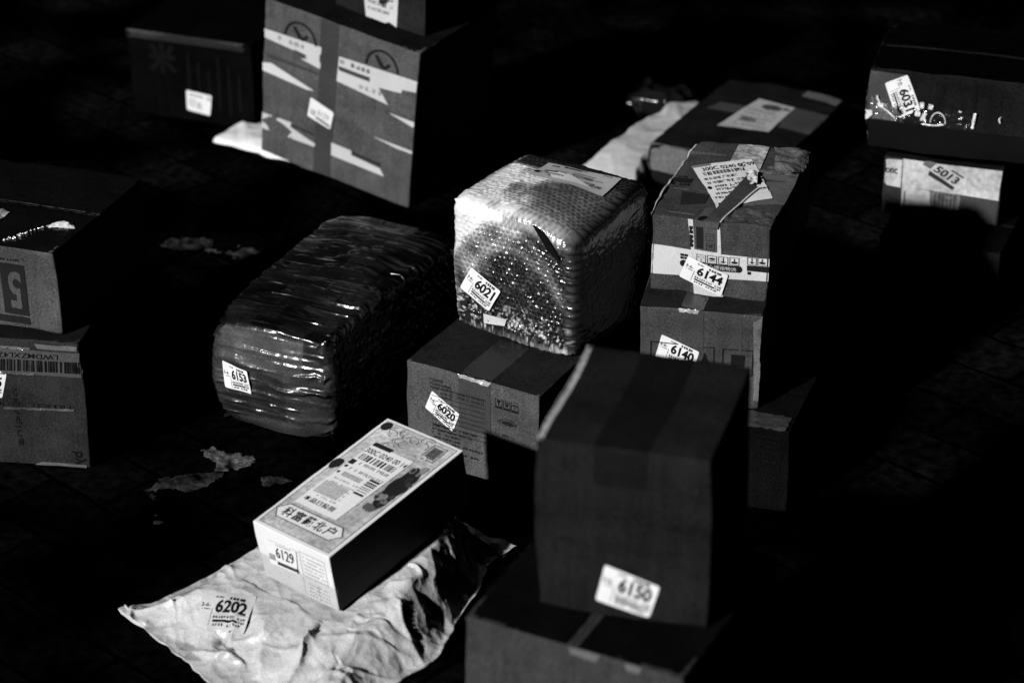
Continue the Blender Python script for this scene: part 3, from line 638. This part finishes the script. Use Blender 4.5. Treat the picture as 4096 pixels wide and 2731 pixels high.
tapes(S, t, [('F', ((.055, .137), (.085, .137), (.085, .085), (.055, .085)), (6, 8)), ('F', ((.122, .137), (.134, .137), (.135, .02), (.123, .02)), (3, 12)), ('T', ((.055, 0), (.085, 0), (.085, .2), (.055, .2)), (6, 16))], tape(.055, .4))
crinkle(S, t, 'F', ((.052, .138), (.080, .138), (.078, .133), (.054, .134)), FILMW, .002, (14, 5), 4)
crinkle(S, t, 'F', ((.148, .128), (.158, .136), (.158, .012), (.153, .013)), tape(.14), .002, (3, 30), 6, 'loose_tape')

B = (.184, 2.854, .2600, -18.2, .157, .258, .106, 0, 0)
t, S = carton('striped_carton', 'carton with a printed white band and torn shipping label on top, numbered 6144', 'carton', B, card(.052), 33, .004, .002, .0022, 0)
band = paper(.62); k = inkm(.012)
P = Ply(S, 'F'); P.quad((0, .0650), (.157, .0650), (.157, .0325), (0, .0225), band, .0006, (16, 4)); P.face('L'); P.quad((.1, .0650), (.258, .0650), (.258, .0225), (.1, .0225), band, .0006, (10, 4)); P.build('white_band', t)
P = Ply(S, 'F'); P.quad((.050, .106), (.092, .106), (.097, .001), (.058, .001), mat('clear_white_tape', .60, .35, .15, 300, .3, 60, .5, dist=.003), .0011, (6, 12))
P.quad((.0565, .106), (.0885, .106), (.0885, .067), (.0575, .067), tape(.07), .0015, (4, 6))
P.build('white_tape', t)
P = Ply(S, 'F')
for i in range(2):
    for j in range(2): P.rect(.0385 + i * .0055, .0505 + j * .0042, .0430 + i * .0055, .0540 + j * .0042, k, .0017)
def icon(x, y, w_, h_, kind):
    P.box(x, y, x + w_, y + h_, .0007, k, .0018); cx = x + w_ / 2
    if kind == 0: P.ring(cx, y + h_ * .55, w_ * .34, h_ * .25, .0008, k, .0018, 12, 0, 180); P.rect(cx - .0003, y + h_ * .2, cx + .0003, y + h_ * .6, k, .0018)
    if kind == 1: P.disc(cx, y + h_ * .62, w_ * .32, h_ * .14, k, .0018); P.rect(x + w_ * .25, y + h_ * .3, x + w_ * .75, y + h_ * .4, k, .0018)
    if kind == 2: P.rect(cx - .0005, y + h_ * .3, cx + .0005, y + h_ * .9, k, .0018); P.poly([(x + w_ * .2, y + h_ * .4), (x + w_ * .8, y + h_ * .4), (cx, y + h_ * .15)][::-1], k, .0018)
    if kind == 3: P.rect(cx - .0005, y + h_ * .3, cx + .0005, y + h_ * .85, k, .0018); P.disc(cx, y + h_ * .35, w_ * .33, h_ * .16, k, .0018); 
for i in range(4): icon(.0610 + i * .0148, .0500 + i * .0006, .0128, .0112, i)
for i in range(2): icon(.1290 + i * .0138, .0545 + i * .0006, .0125, .0108, 2 + i)
P.disc(.0425, .0440, .0045, .0050, k, .0017); P.quad((.0425, .0490), (.118, .0515), (.118, .0415), (.0425, .0390), k, .0017, (12, 2)); P.disc(.118, .0465, .0045, .0050, k, .0017)
P.quad((.129, .0535), (.1565, .0545), (.1565, .0455), (.129, .0455), k, .0017, (4, 2)); P.rect(.1300, .0400, .1345, .0445, k, .0017)
P.text('顺心速运物流', .070, .0430, .115, .0488, band, .0022, 0, True)
P.rect(.0605, .0695, .070, .0985, k, .0021, (2, 4)); P.scrib(.0515, .068, .0555, .1, 1, k, .0016, 4)
for i in range(5): P.rect(.0515, .070 + i * .006, .0562, .0742 + i * .006, k, .0017)
icon(.0732, .0815, .0112, .0095, 0); icon(.0740, .0695, .0112, .0092, 1)
P.face('T')
P.rect(.001, .109, .026, .122, k, .0012); P.scrib(.002, .099, .027, .107, 5, k, .0012, 3); P.scrib(.004, .1235, .022, .128, 5, k, .0012, 6)
P.quad((.030, .038), (.060, .050), (.058, .078), (.022, .080), inkm(.02), .0007, (4, 4)); P.disc(.070, .006, .008, .007, INK, .0013); P.rect(.062, 0, .078, .006, INK, .0013)
P.rect(.02, .012, .055, .0135, card(.2), .0010); P.rect(.008, .086, .030, .0875, card(.2), .0010); P.rect(.0, .206, .05, .214, card(.09), .0008); P.rect(.085, .148, .157, .17, tape(.14), .0008, (6, 3))
P.build('printing', t)
P = Ply(S, 'T'); m = mat('wrinkled_white_tape', .45, .3, .5, 120, .8, 60, .5, big=.5, dist=.006)
P.quad((.056, .255), (.099, .255), (.103, .174), (.060, .172), m, .0016, (10, 16)); P.build('white_tape', t)
P = Ply(S, 'T'); P.quad((.108, .058), (.157, .075), (.157, .150), (.118, .140), tape(.13), .0010, (10, 12)); P.quad((.06, 0), (.157, 0), (.157, .035), (.065, .04), tape(.10), .0009, (14, 6)); P.build('brown_tape', t)
sticker(S, 'F', '6144', (.0495, .0568), (.1047, .037), (.0946, .0013), (.0379, .0243), t, off=.0030)
# label: slightly raised, bent sheet
P = Ply(S, 'T'); P.frame((.0153, .1598), (.0849, .207), (.0779, .0400)); w_ = paper(.86)
P.quad((0, 0), (1, 0), (.93, .97), (0, 1), w_, .0024, (14, 14), jag=.01)
o = .0030
P.rect(.0, .0, .30, .05, inkm(.2), o); P.text('300C 0240 00 09', .12, .08, .98, .16, INK, o, .01); P.bars(.10, .19, .78, .27, 22, INK, o, 4)
P.text('收 陈依军 广东湛江', .06, .32, .60, .38, INK, o, .01); P.text('廿 中国广东省 江市', .06, .42, .68, .48, INK, o, .01)
P.disc(.06, .56, .035, .035, INK, o); P.scrib(.14, .52, .72, .57, 14, inkm(.05), o, 12); P.scrib(.14, .595, .72, .64, 14, inkm(.08), o, 13)
P.scrib(.05, .69, .55, .73, 12, inkm(.05), o, 14); P.scrib(.05, .78, .45, .82, 8, inkm(.05), o, 15); P.rect(.05, .92, .36, .98, INK, o, (4, 1)); P.text('已验视', .08, .93, .33, .97, paper(.6), o + .0003, .0)
P.bars(.86, .35, .97, .60, 8, INK, o, 6, False); P.scrib(.80, .70, .95, .74, 5, INK, o, 17)
P.build('shipping_label', t)
P = Ply(S, 'T'); P.quad((.0735, .0), (.092, 0), (.114, .110), (.092, .145), tape(.06, .35), .0042, (5, 18)); P.quad((.092, 0), (.094, 0), (.117, .112), (.114, .110), paper(.6), .0046, (2, 18)); 
P.face('F'); P.quad((.0735, .106), (.092, .106), (.090, .099), (.074, .099), tape(.06, .35), .0042, (5, 3)); P.build('brown_ribbon', t)
P = Ply(S, 'T'); P.quad((.088, .150), (.104, .158), (.112, .118), (.104, .112), paper(.7), .0058, (10, 14)); V = np.array(P.V); P.V = list(V + np.stack([0 * V[:, 0], 0 * V[:, 0], .005 * np.abs(fbm(V, 120, 3, 2))], 1)); P.build('torn_paper', t)
P = Ply(S, 'T'); P.quad((.108, .246), (.160, .262), (.158, .175), (.128, .165), FILM, .003, (26, 26)); V = np.array(P.V)
P.V = list(V + np.stack([.003 * fbm(V, 40, 1, 1), .003 * fbm(V, 40, 2, 1), .005 * ridge(2 * vn(V * 30, 4), 1) + .0008 * fbm(V, 90, 3, 1)], 1)); P.build('torn_film', t)
crinkle(S, t, 'T', ((.094, .004), (.156, .004), (.156, .045), (.100, .05)), mat('brown_film', .09, .2, .3, 300, .6, 40, .6, coat=.7, dist=.008, cr=.12), .0025, (30, 16), 21, 'loose_tape', .5)
crinkle(S, t, 'T', ((.10, .165), (.156, .17), (.157, .20), (.12, .205)), mat('brown_film', .12, .2, .3, 300, .6, 40, .6, coat=.7, dist=.008, cr=.12), .003, (30, 16), 22, 'loose_tape', .5)
P = Ply(S, 'L'); P.quad((.02, .112), (.258, .109), (.258, .098), (.02, .106), tape(.5), .0016, (40, 4)); V = np.array(P.V); P.V = list(V + np.stack([-.003 * np.abs(fbm(V, 30, 1, 2)), 0 * V[:, 0], .003 * fbm(V, 40, 2, 2)], 1)); P.build('loose_tape', t)

# --- left stack
B = (-.852, 2.888, 0, -9.7, .278, .25, .196, 0, 0)
t, S = carton('carton', 'lower carton of the left stack with a barcode along its top edge', 'carton', B, card(.028), 41, .004, .0015, .0022, 1)
shaded_flaps(S, t, 0.278, 0.25, 0.01, 1)
P = Ply(S, 'F'); k = inkm(.004); P.frame((.274, .150), (.120, .146), (.276, .178))
P.bars(0, 0, 1, .62, 44, k, .0014, 8); P.text('LWDMZXL42007', .18, .70, .85, .98, k, .0014, .01)
P.face('F'); P.text('HOME TEXTILE', .150, .0930, .262, .1000, inkm(.012), .001, .01, True)
P.frame((.175, .120), (.175, .030), (.190, .120)); P.text('nanqing', 0, .2, 1, .8, inkm(.012), .001, .01)
P.frame((.245, .028), (.245, .006), (.272, .028)); P.text('by', 0, .3, 1, 1, inkm(.006), .001, .02)
P.build('printing', t)
tapes(S, t, [('F', ((.10, .1805), (.278, .1805), (.278, .1440), (.10, .1420)), (14, 4))], tape(.075, .35), .0009)
tapes(S, t, [('F', ((.218, .191), (.274, .191), (.274, .1835), (.220, .184)), (8, 3)), ('F', ((.21, .0065), (.272, .0065), (.272, .0005), (.20, .0015)), (8, 2))], tape(.13, .4), .0012, sep=True)
crinkle(S, t, 'F', ((.165, .184), (.212, .1835), (.21, .1795), (.166, .180)), FILM, .002, (16, 4), 4); crinkle(S, t, 'F', ((.165, .1455), (.215, .1455), (.212, .1425), (.166, .142)), FILM, .002, (16, 4), 5)
crinkle(S, t, 'F', ((.165, .0905), (.262, .0945), (.262, .0915), (.166, .087)), FILM, .0012, (26, 3), 6)
sticker(S, 'F', '6145', (.125, .148), (.1745, .1425), (.1640, .1040), (.118, .110), t)
B = (-.818, 2.943, .1975, -19.7, .231, .25, .120, 0, 0)
t, S = carton('carton', 'upper carton of the left stack with an upside down 5 in a dark panel', 'carton', B, card(.073), 42, .004, .0012, .0022, 1)
P = Ply(S, 'F'); k = inkm(.014); P.quad((.1465, .0950), (.1835, .0945), (.1835, .0190), (.1465, .0190), k, .0007, (4, 6)); P.quad((.10, .0165), (.1835, .0165), (.1835, .0060), (.10, .0060), k, .0007, (6, 2))
P.frame((.1765, .0285), (.1570, .0290), (.1765, .0830)); P.text('5', 0, 0, 1, 1, card(.07), .0012, .03)
P.face('F'); P.scrib(.13, .099, .180, .103, 14, k, .001, 3); P.build('printing', t)
P = Ply(S, 'T')                                  # creased clear film stretched over its top
P.quad((.0, .0), (.231, .0), (.231, .25), (.0, .25), mat('black_film', .006, .16, .2, 200, .7, 40, .7, coat=.5, dist=.004), .001, (30, 30)); P.build('top_film', t)
GLINT = mat('film_glint', .8, .12, .3, 300, .5, 120, .8, coat=.8, big=.3, dist=.003, cr=.08)  # white pieces that paint the glints on the dark top
P = Ply(S, 'T'); P.quad((.180, .064), (.224, .073), (.212, .086), (.192, .086), GLINT, .0016, (30, 14)); V = np.array(P.V); uu = np.tile(np.linspace(0, 1, 15), 31)
P.V = list(V + np.stack([0 * uu, 0 * uu, .006 * np.sin(uu * np.pi) * np.repeat(np.sin(np.linspace(0, 1, 31) * np.pi), 15) + .0012 * fbm(V, 260, 3, 2)], 1)); P.build('glinting_fold', t)
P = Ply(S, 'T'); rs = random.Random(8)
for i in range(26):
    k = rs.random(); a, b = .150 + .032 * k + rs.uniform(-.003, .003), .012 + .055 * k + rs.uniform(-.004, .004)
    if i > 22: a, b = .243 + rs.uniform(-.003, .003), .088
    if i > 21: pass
    w_ = rs.uniform(.0008, .0022); P.add([(a - w_, b), (a + w_, b + .0004), (a, b + .001)], [(0, 1, 2)], GLINT, .0022); n_ = len(P.V); P.V[n_ - 1] = P.V[n_ - 1] + np.array([0, .0004, .0016])
P.build('glint_flecks', t)
P = Ply(S, 'T'); P.quad((.090, .062), (.113, .060), (.116, .088), (.092, .086), FILMW, .002, (20, 16)); V = np.array(P.V); P.V = list(V + np.stack([0 * V[:, 0], 0 * V[:, 0], .006 * ridge(2 * vn(V * 70, 8), 1)], 1)); P.build('glinting_fold', t)

# --- big flyer covered carton at the back left, with its neighbours
kk = 1.7 / 1.744
B = (-.4279, 3.8308, .0430, -31.1, .3041, .2437, .2885, 2.6, 8.1)
t, S = carton('carton', 'tall carton with torn white paper strips and two round emblems, back left', 'carton', B, card(.078), 51, .003, .001, .0015, None)
g = paper(.55); g2 = paper(.62)
shaded_flaps(S, t, .3041, .2437, .008, 0)
P = Ply(S, 'F')
P.poly([(.0, .2165), (.075, .2130), (.0892, .2080), (.0747, .2035), (.1139, .1976), (.1149, .238), (.0, .2329)], g, .001)
P.poly([(.1475, .1880), (.2508, .1790), (.2300, .2040), (.2749, .2090), (.2772, .2160), (.3029, .2196), (.3035, .2392), (.1506, .2338)], g, .001)
P.poly([(.0, .155), (.09, .1508), (.1042, .1535), (.0153, .1746), (.0, .170)], g2, .001)
P.poly([(.0, .0442), (.1124, .0478), (.1136, .0541), (.0609, .0681), (.0621, .0772), (.0, .0743)], g, .001)
P.poly([(.1476, .0448), (.2543, .0428), (.2446, .0550), (.1875, .0597), (.1870, .0681), (.1462, .0689)], g, .001)
P.poly([(.2518, .1654), (.2814, .1593), (.3006, .1551), (.3035, .1560), (.3035, .1648)], g, .001)
P.poly([(.2260, .1110), (.2707, .1047), (.3035, .1048), (.3035, .1105)], g, .001)
P.build('torn_paper_strips', t)
P = Ply(S, 'F'); k = inkm(.012)
for i, (cx, cy) in enumerate(((.0725, .236), (.2345, .239))):
    P.ring(cx, cy, .033, .033, .0042, k, .0012, 30, 0, 180)
    P.poly([(cx - .016, cy + .020), (cx - .010, cy + .022), (cx + .004, cy + .006), (cx + .014, cy + .014), (cx + .016, cy + .009), (cx + .006, cy), (cx - .004, cy + .002)], k, .0012)
P.scrib(.025, .2225, .083, .2305, 5, inkm(.3), .0016, 3); P.scrib(.152, .2225, .215, .2305, 6, inkm(.15), .0016, 4); P.quad((.150, .217), (.212, .217), (.212, .209), (.152, .209), inkm(.05), .0016, (4, 1)); P.quad((.06, .216), (.087, .214), (.08, .2085), (.07, .209), inkm(.05), .0016, (2, 1))
P.scrib(.19, .19, .24, .198, 4, inkm(.3), .0016, 6); P.quad((.063, .075), (.11, .0725), (.11, .068), (.064, .070), inkm(.03), .0011, (4, 1)); P.quad((.189, .068), (.245, .0655), (.245, .058), (.19, .062), inkm(.03), .0011, (4, 1))
P.rect(.112, .0, .147, .288, inkm(.045), .0006, (3, 16)); P.quad((.0, .19), (.11, .19), (.11, .185), (0, .182), inkm(.045), .0006, (8, 1))
P.build('printing', t)
P = Ply(S, 'F'); P.quad((.0988, .1403), (.1461, .1275), (.1419, .0932), (.0945, .1032), paper(.82), .0020, (12, 12), .012); P.frame((.0988, .1403), (.1461, .1275), (.0945, .1032)); P.text('6129', .38, .3, .85, .6, inkm(.35), .0026); P.rect(.1, .5, .3, .8, inkm(.5), .0025); P.rect(.35, .72, .95, .85, inkm(.2), .0025, (3, 1)); P.build('pickup_sticker', t)
B = (-.285, 3.795, .300, -31, .175, .16, .20, 2.6, 6)
t, S = carton('carton', 'dark carton standing on the tall carton, cut by the top edge of the photo', 'carton', B, card(.018), 52, .003, .001, .0012, 0)
P = Ply(S, 'F'); P.poly([(.030, .150), (.030, .062), (.056, .060), (.062, .0150), (.092, .0105), (.108, .018), (.122, .012), (.126, .150)], paper(.6), .001)
for i in range(5): P.scrib(.065, .030 + i * .012, .115, .036 + i * .012, 8, inkm(.3), .0014, i)
P.rect(.095, .052, .105, .10, inkm(.03), .0018); P.scrib(.035, .068, .08, .08, 5, inkm(.25), .0016, 9); P.build('shipping_label', t)
B = (-.687, 4.109, 0, -21.4, .25, .3, .163, 0, 0)
t, S = carton('carton', 'very dark carton with a square white sticker left of the tall carton', 'carton', B, card(.003), 53, .004, .001, .0015, 0)
shaded_flaps(S, t, 0.25, 0.3, .002, 0)
P = Ply(S, 'F'); k = inkm(.002)
P.text('米', .040, .085, .10, .145, k, .001, .05, True)
for i in range(6): P.rect(.120 + i * .020, .02 + (i % 2) * .012, .125 + i * .020, .130 - (i % 3) * .014, k, .001, (1, 6))
P.build('printing', t)
P = Ply(S, 'F'); P.quad((.1142, .0596), (.1662, .0551), (.1594, .0152), (.1131, .0210), paper(.8), .0016, (12, 12), .012); P.frame((.1142, .0596), (.1662, .0551), (.1131, .0210)); P.rect(.1, .15, .65, .22, inkm(.15), .0022, (3, 1)); P.text('R', .42, .5, .62, .85, inkm(.35), .0022, .01); P.rect(.1, .35, .35, .8, inkm(.55), .0022); P.rect(.8, .1, .95, .3, inkm(.45), .0022); P.build('pickup_sticker', t)
tapes(S, t, [('F', ((.0, .163), (.235, .163), (.235, .148), (.0, .148)), (16, 3))], tape(.012, .45), .0008)
B = (-.625, 4.36, .1635, -24, .26, .2, .13, 0, 0)
t, S = carton('carton', 'dim carton standing on the back of the very dark carton', 'carton', B, card(.016), 54, .004, .001, .0015, 0)
tapes(S, t, [('F', ((.05, .055), (.12, .052), (.12, .048), (.05, .050)), (8, 2))], tape(.08), .001)

# --- white mailers lying flat (under the tall carton; beside the rear parcel)
def mailer(name, label, pts, a, seed, z=.008, amp=.004, n=(60, 16)):
    cx = sum(p[0] for p in pts) / 4; cy = sum(p[1] for p in pts) / 4
    t = thing(name, label, 'bag', (cx, cy, 0)); p = [np.array(q) - [cx, cy] for q in pts]
    U, V = np.meshgrid(np.linspace(0, 1, n[0]), np.linspace(0, 1, n[1]), indexing='ij'); U = U.reshape(-1, 1); V = V.reshape(-1, 1)
    X = (p[0] * (1 - U) + p[1] * U) * (1 - V) + (p[3] * (1 - U) + p[2] * U) * V
    Q = np.concatenate([X, 0 * U], 1); e = np.minimum(np.minimum(U, 1 - U) * 6, np.minimum(V, 1 - V) * 3).ravel(); pr = np.sqrt(np.clip(1 - (1 - np.clip(e, 0, 1)) ** 2, 0, 1))
    X = X + .006 * np.stack([fbm(Q, 25, seed, 2), fbm(Q, 25, seed + 3, 2)], 1)
    zz = .002 + z * pr + amp * pr * (ridge(2 * vn(Q * np.array([30, 14, 1]), seed), 1) + .3 * fbm(Q, 30, seed + 1, 1)); zz = np.maximum(zz, .002)
    idx = np.arange(n[0] * n[1]).reshape(n); T = np.concatenate([X, zz[:, None]], 1); rim = list(idx[:, 0]) + list(idx[-1, 1:]) + list(idx[-2::-1, -1]) + list(idx[0, -2:0:-1]); nb = len(T)
    F = list(zip(idx[:-1, :-1].ravel().tolist(), idx[1:, :-1].ravel().tolist(), idx[1:, 1:].ravel().tolist(), idx[:-1, 1:].ravel().tolist()))
    lo = [np.array([T[i][0] * .99, T[i][1] * .99, .0008]) for i in rim]; k = len(rim)
    for i in range(k): F.append((rim[i], nb + i, nb + (i + 1) % k, rim[(i + 1) % k]))
    F.append(tuple(nb + i for i in range(k)))
    mesh_obj('bag_film', list(T) + lo, F, mat('white_poly', a, .35, .1, 300, .4, 60, .5, dist=.005), t); return t
mailer('mailer_bag', 'thin white mailer bag trapped under the left corner of the tall carton', [(-.522, 3.968), (-.372, 3.862), (-.345, 3.99), (-.48, 4.06)], .88, 3, .010, .004)
mailer('mailer_bag', 'white mailer bag sticking out from under the rear parcel', [(.112, 3.780), (.198, 3.690), (.384, 4.062), (.335, 4.100)], .52, 9, .040, .003, (70, 60))

# --- rear parcel
B = (.240, 3.775, 0.0, -28.7, .225, .325, .0715, 0, 0)
t, S = carton('carton', 'flat dark taped parcel with a pale label lying behind the striped carton', 'parcel', B, card(.010), 61, .006, .004, .003, None)
P = Ply(S, 'F'); P.rect(0, .022, .225, .0715, card(.13), .0006, (12, 5)); P.build('side_band', t)
P = Ply(S, 'T'); P.quad((.0207, .172), (.20, .17), (.20, .22), (.035, .205), tape(.055, .4), .0010, (12, 5)); P.quad((.17, .15), (.225, .15), (.225, .24), (.165, .24), tape(.05, .5), .0014, (5, 6)); P.quad((.15, .300), (.22, .29), (.222, .325), (.15, .325), tape(.12), .0014, (5, 4)); P.build('packing_tape', t)
P = Ply(S, 'T'); P.quad((.0925, .2489), (.1649, .2382), (.165, .120), (.0750, .1049), paper(.42), .0022, (10, 10)); P.disc(.130, .218, .018, .014, inkm(.06), .0032, 18, .15, 1); P.disc(.155, .222, .007, .006, inkm(.08), .0032, 12, .1, 2); P.disc(.112, .150, .016, .010, inkm(.12), .0032, 14, .2, 3)
for i in range(5): P.scrib(.095, .19 - i * .016, .155, .196 - i * .016, 8, inkm(.22), .0030, i)
P.build('shipping_label', t)

# --- glossy plastic wad beyond it
t = thing('plastic_bag', 'small crumpled glossy dark plastic bag behind the rear parcel', 'bag', (.165, 4.07, 0), (0, 0, -25))
s = Frame(.15, .09, .05, .02, lambda p, n, sm: .012 * ridge(2 * vn(p * 20, 71), 1) + .003 * fbm(p, 40, 72, 1) - .006)
P_, F_ = s.grid(.003); mesh_obj('bag_film', s.map(P_), F_, mat('dark_poly', .008, .2, .3, 200, .3, 40, .5, coat=.3, dist=.005), t)

# --- right hand stack
B = (.565, 3.34, 0, -21.8, .187, .2, .0985, 0, 0)
t, S = carton('carton', 'barely lit carton at the bottom of the right hand stack', 'carton', B, card(.010), 81, .004, .001, .0015, 1)
shaded_flaps(S, t, 0.187, 0.2, 0.004, 1)
P = Ply(S, 'F'); P.text('5006', .10, .050, .150, .072, inkm(.002), .001, .02, True); P.rect(.008, .076, .035, .085, inkm(.002), .001); P.build('printing', t)
crinkle(S, t, 'F', ((.006, .092), (.028, .091), (.028, .083), (.008, .082)), FILM, .003, (10, 6), 4)
B = (.579, 3.421, .0995, -18.3, .179, .2, .095, 0, 0)
t, S = carton('carton', 'carton under clear film with pale paper across its front, numbered 5013', 'carton', B, card(.03), 82, .003, .001, .0012, 1)
shaded_flaps(S, t, 0.179, 0.2, 0.01, 1)
P = Ply(S, 'F'); m = mat('filmed_paper', .50, .3, .25, 120, .3, 50, .4, big=.35, dist=.004)
P.poly([(.003, .090), (.006, .092), (.028, .0926), (.0272, .0468), (.006, .0485), (.002, .053), (.002, .066), (.004, .074)][::-1], m, .0010)
P.quad((.0288, .0948), (.1776, .0945), (.1770, .0446), (.0290, .050), m, .0014, (14, 6)); P.quad((.0290, .0500), (.0800, .047), (.0760, .0050), (.0294, .0110), mat('filmed_paper', .42, .3, .25, 120, .3, 50, .4, big=.35, dist=.004), .0013, (6, 6))
P.quad((.0705, .0475), (.118, .0475), (.116, .0015), (.0750, .0045), mat('filmed_paper', .13, .3, .4, 120, .3, 50, .4, big=.35, dist=.004), .0018, (6, 6)); P.quad((.118, .0455), (.1770, .0446), (.1760, .004), (.1165, .003), tape(.055, .4), .0011, (6, 6))
P.build('paper_wrapping', t)
P = Ply(S, 'F'); P.frame((.0735, .1000), (.1215, .0735), (.0570, .0800)); P.text('5013', .20, .10, .92, .62, INK, .0026, .02); P.quad((.14, .72), (.98, .78), (.98, 1.0), (.20, 1.02), inkm(.03), .0026, (6, 2)); P.quad((-.12, .1), (.1, .12), (.1, .6), (-.12, .62), inkm(.12), .0026)
P.rect(.55, -.12, .95, -.02, inkm(.06), .0025)
P.face('F'); P.text('onc', .003, .069, .021, .078, inkm(.03), .0020, .02, True); P.rect(.033, .018, .035, .042, inkm(.1), .0020)
for i in range(6): P.frame((.078 + i * .006, .046), (.078 + i * .006, .005), (.081 + i * .006, .046)); P.scrib(0, 0, 1, 1, 12, inkm(.02), .0024, i)
P.build('printing', t)
B = (.545, 3.406, .2205, -19, .27, .2, .127, 0, 0)
t, S = carton('carton', 'film wrapped carton on top of the right hand stack, numbered 6031', 'carton', B, card(.011), 83, .004, .002, .002, 1)
shaded_flaps(S, t, 0.27, 0.2, .0015, 1)
sticker(S, 'F', '6031', (.0575, .1231), (.0804, .0691), (.0452, .0505), (.0236, .105), t, off=.0022)
P = Ply(S, 'F'); P.rect(.0, .045, .055, .122, tape(.05, .5), .0009, (6, 8)); P.rect(.1585, .03, .163, .125, inkm(.004), .0009, (1, 6)); P.quad((0, .0445), (.27, .0435), (.27, .0), (0, 0), inkm(.003), .0012, (14, 5)); P.build('print_and_shadow', t)  # dark quad across the bottom is a shadow on the front, painted as ink
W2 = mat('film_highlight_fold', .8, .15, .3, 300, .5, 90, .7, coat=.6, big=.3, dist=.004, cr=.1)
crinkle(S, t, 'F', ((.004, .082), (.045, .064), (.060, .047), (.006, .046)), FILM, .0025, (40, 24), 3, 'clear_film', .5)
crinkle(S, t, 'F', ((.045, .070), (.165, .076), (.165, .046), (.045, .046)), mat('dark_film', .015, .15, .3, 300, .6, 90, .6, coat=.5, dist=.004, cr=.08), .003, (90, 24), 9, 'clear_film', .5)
P = Ply(S, 'F')  # glints on the film, put in as small white facets
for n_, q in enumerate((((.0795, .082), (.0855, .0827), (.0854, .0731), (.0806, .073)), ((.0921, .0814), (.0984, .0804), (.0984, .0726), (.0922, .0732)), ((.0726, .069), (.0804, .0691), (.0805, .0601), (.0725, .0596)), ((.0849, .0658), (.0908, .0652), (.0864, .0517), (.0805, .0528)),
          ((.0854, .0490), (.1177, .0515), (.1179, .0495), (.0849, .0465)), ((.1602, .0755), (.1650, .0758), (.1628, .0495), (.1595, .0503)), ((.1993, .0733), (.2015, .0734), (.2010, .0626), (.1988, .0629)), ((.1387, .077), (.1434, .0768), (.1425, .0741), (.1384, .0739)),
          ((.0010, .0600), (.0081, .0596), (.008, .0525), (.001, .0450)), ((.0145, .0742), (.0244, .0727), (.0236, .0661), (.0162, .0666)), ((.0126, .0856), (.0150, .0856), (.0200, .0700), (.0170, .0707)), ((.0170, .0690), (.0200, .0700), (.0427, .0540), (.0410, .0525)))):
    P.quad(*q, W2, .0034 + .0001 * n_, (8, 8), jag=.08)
V = np.array(P.V); P.V = list(V + np.stack([.0010 * fbm(V, 160, 4, 2), -.0022 * np.abs(fbm(V, 160, 3, 2)), .0012 * fbm(V, 160, 5, 2)], 1)); P.build('film_glints', t)
P = Ply(S, 'F'); P.ring(.108, .052, .012, .018, .0012, W2, .004, 20, 0, 180); P.build('film_glints', t)
crinkle(S, t, 'L', ((.188, .09), (.2, .09), (.2, .01), (.19, .01)), FILM, .004, (8, 30), 15)
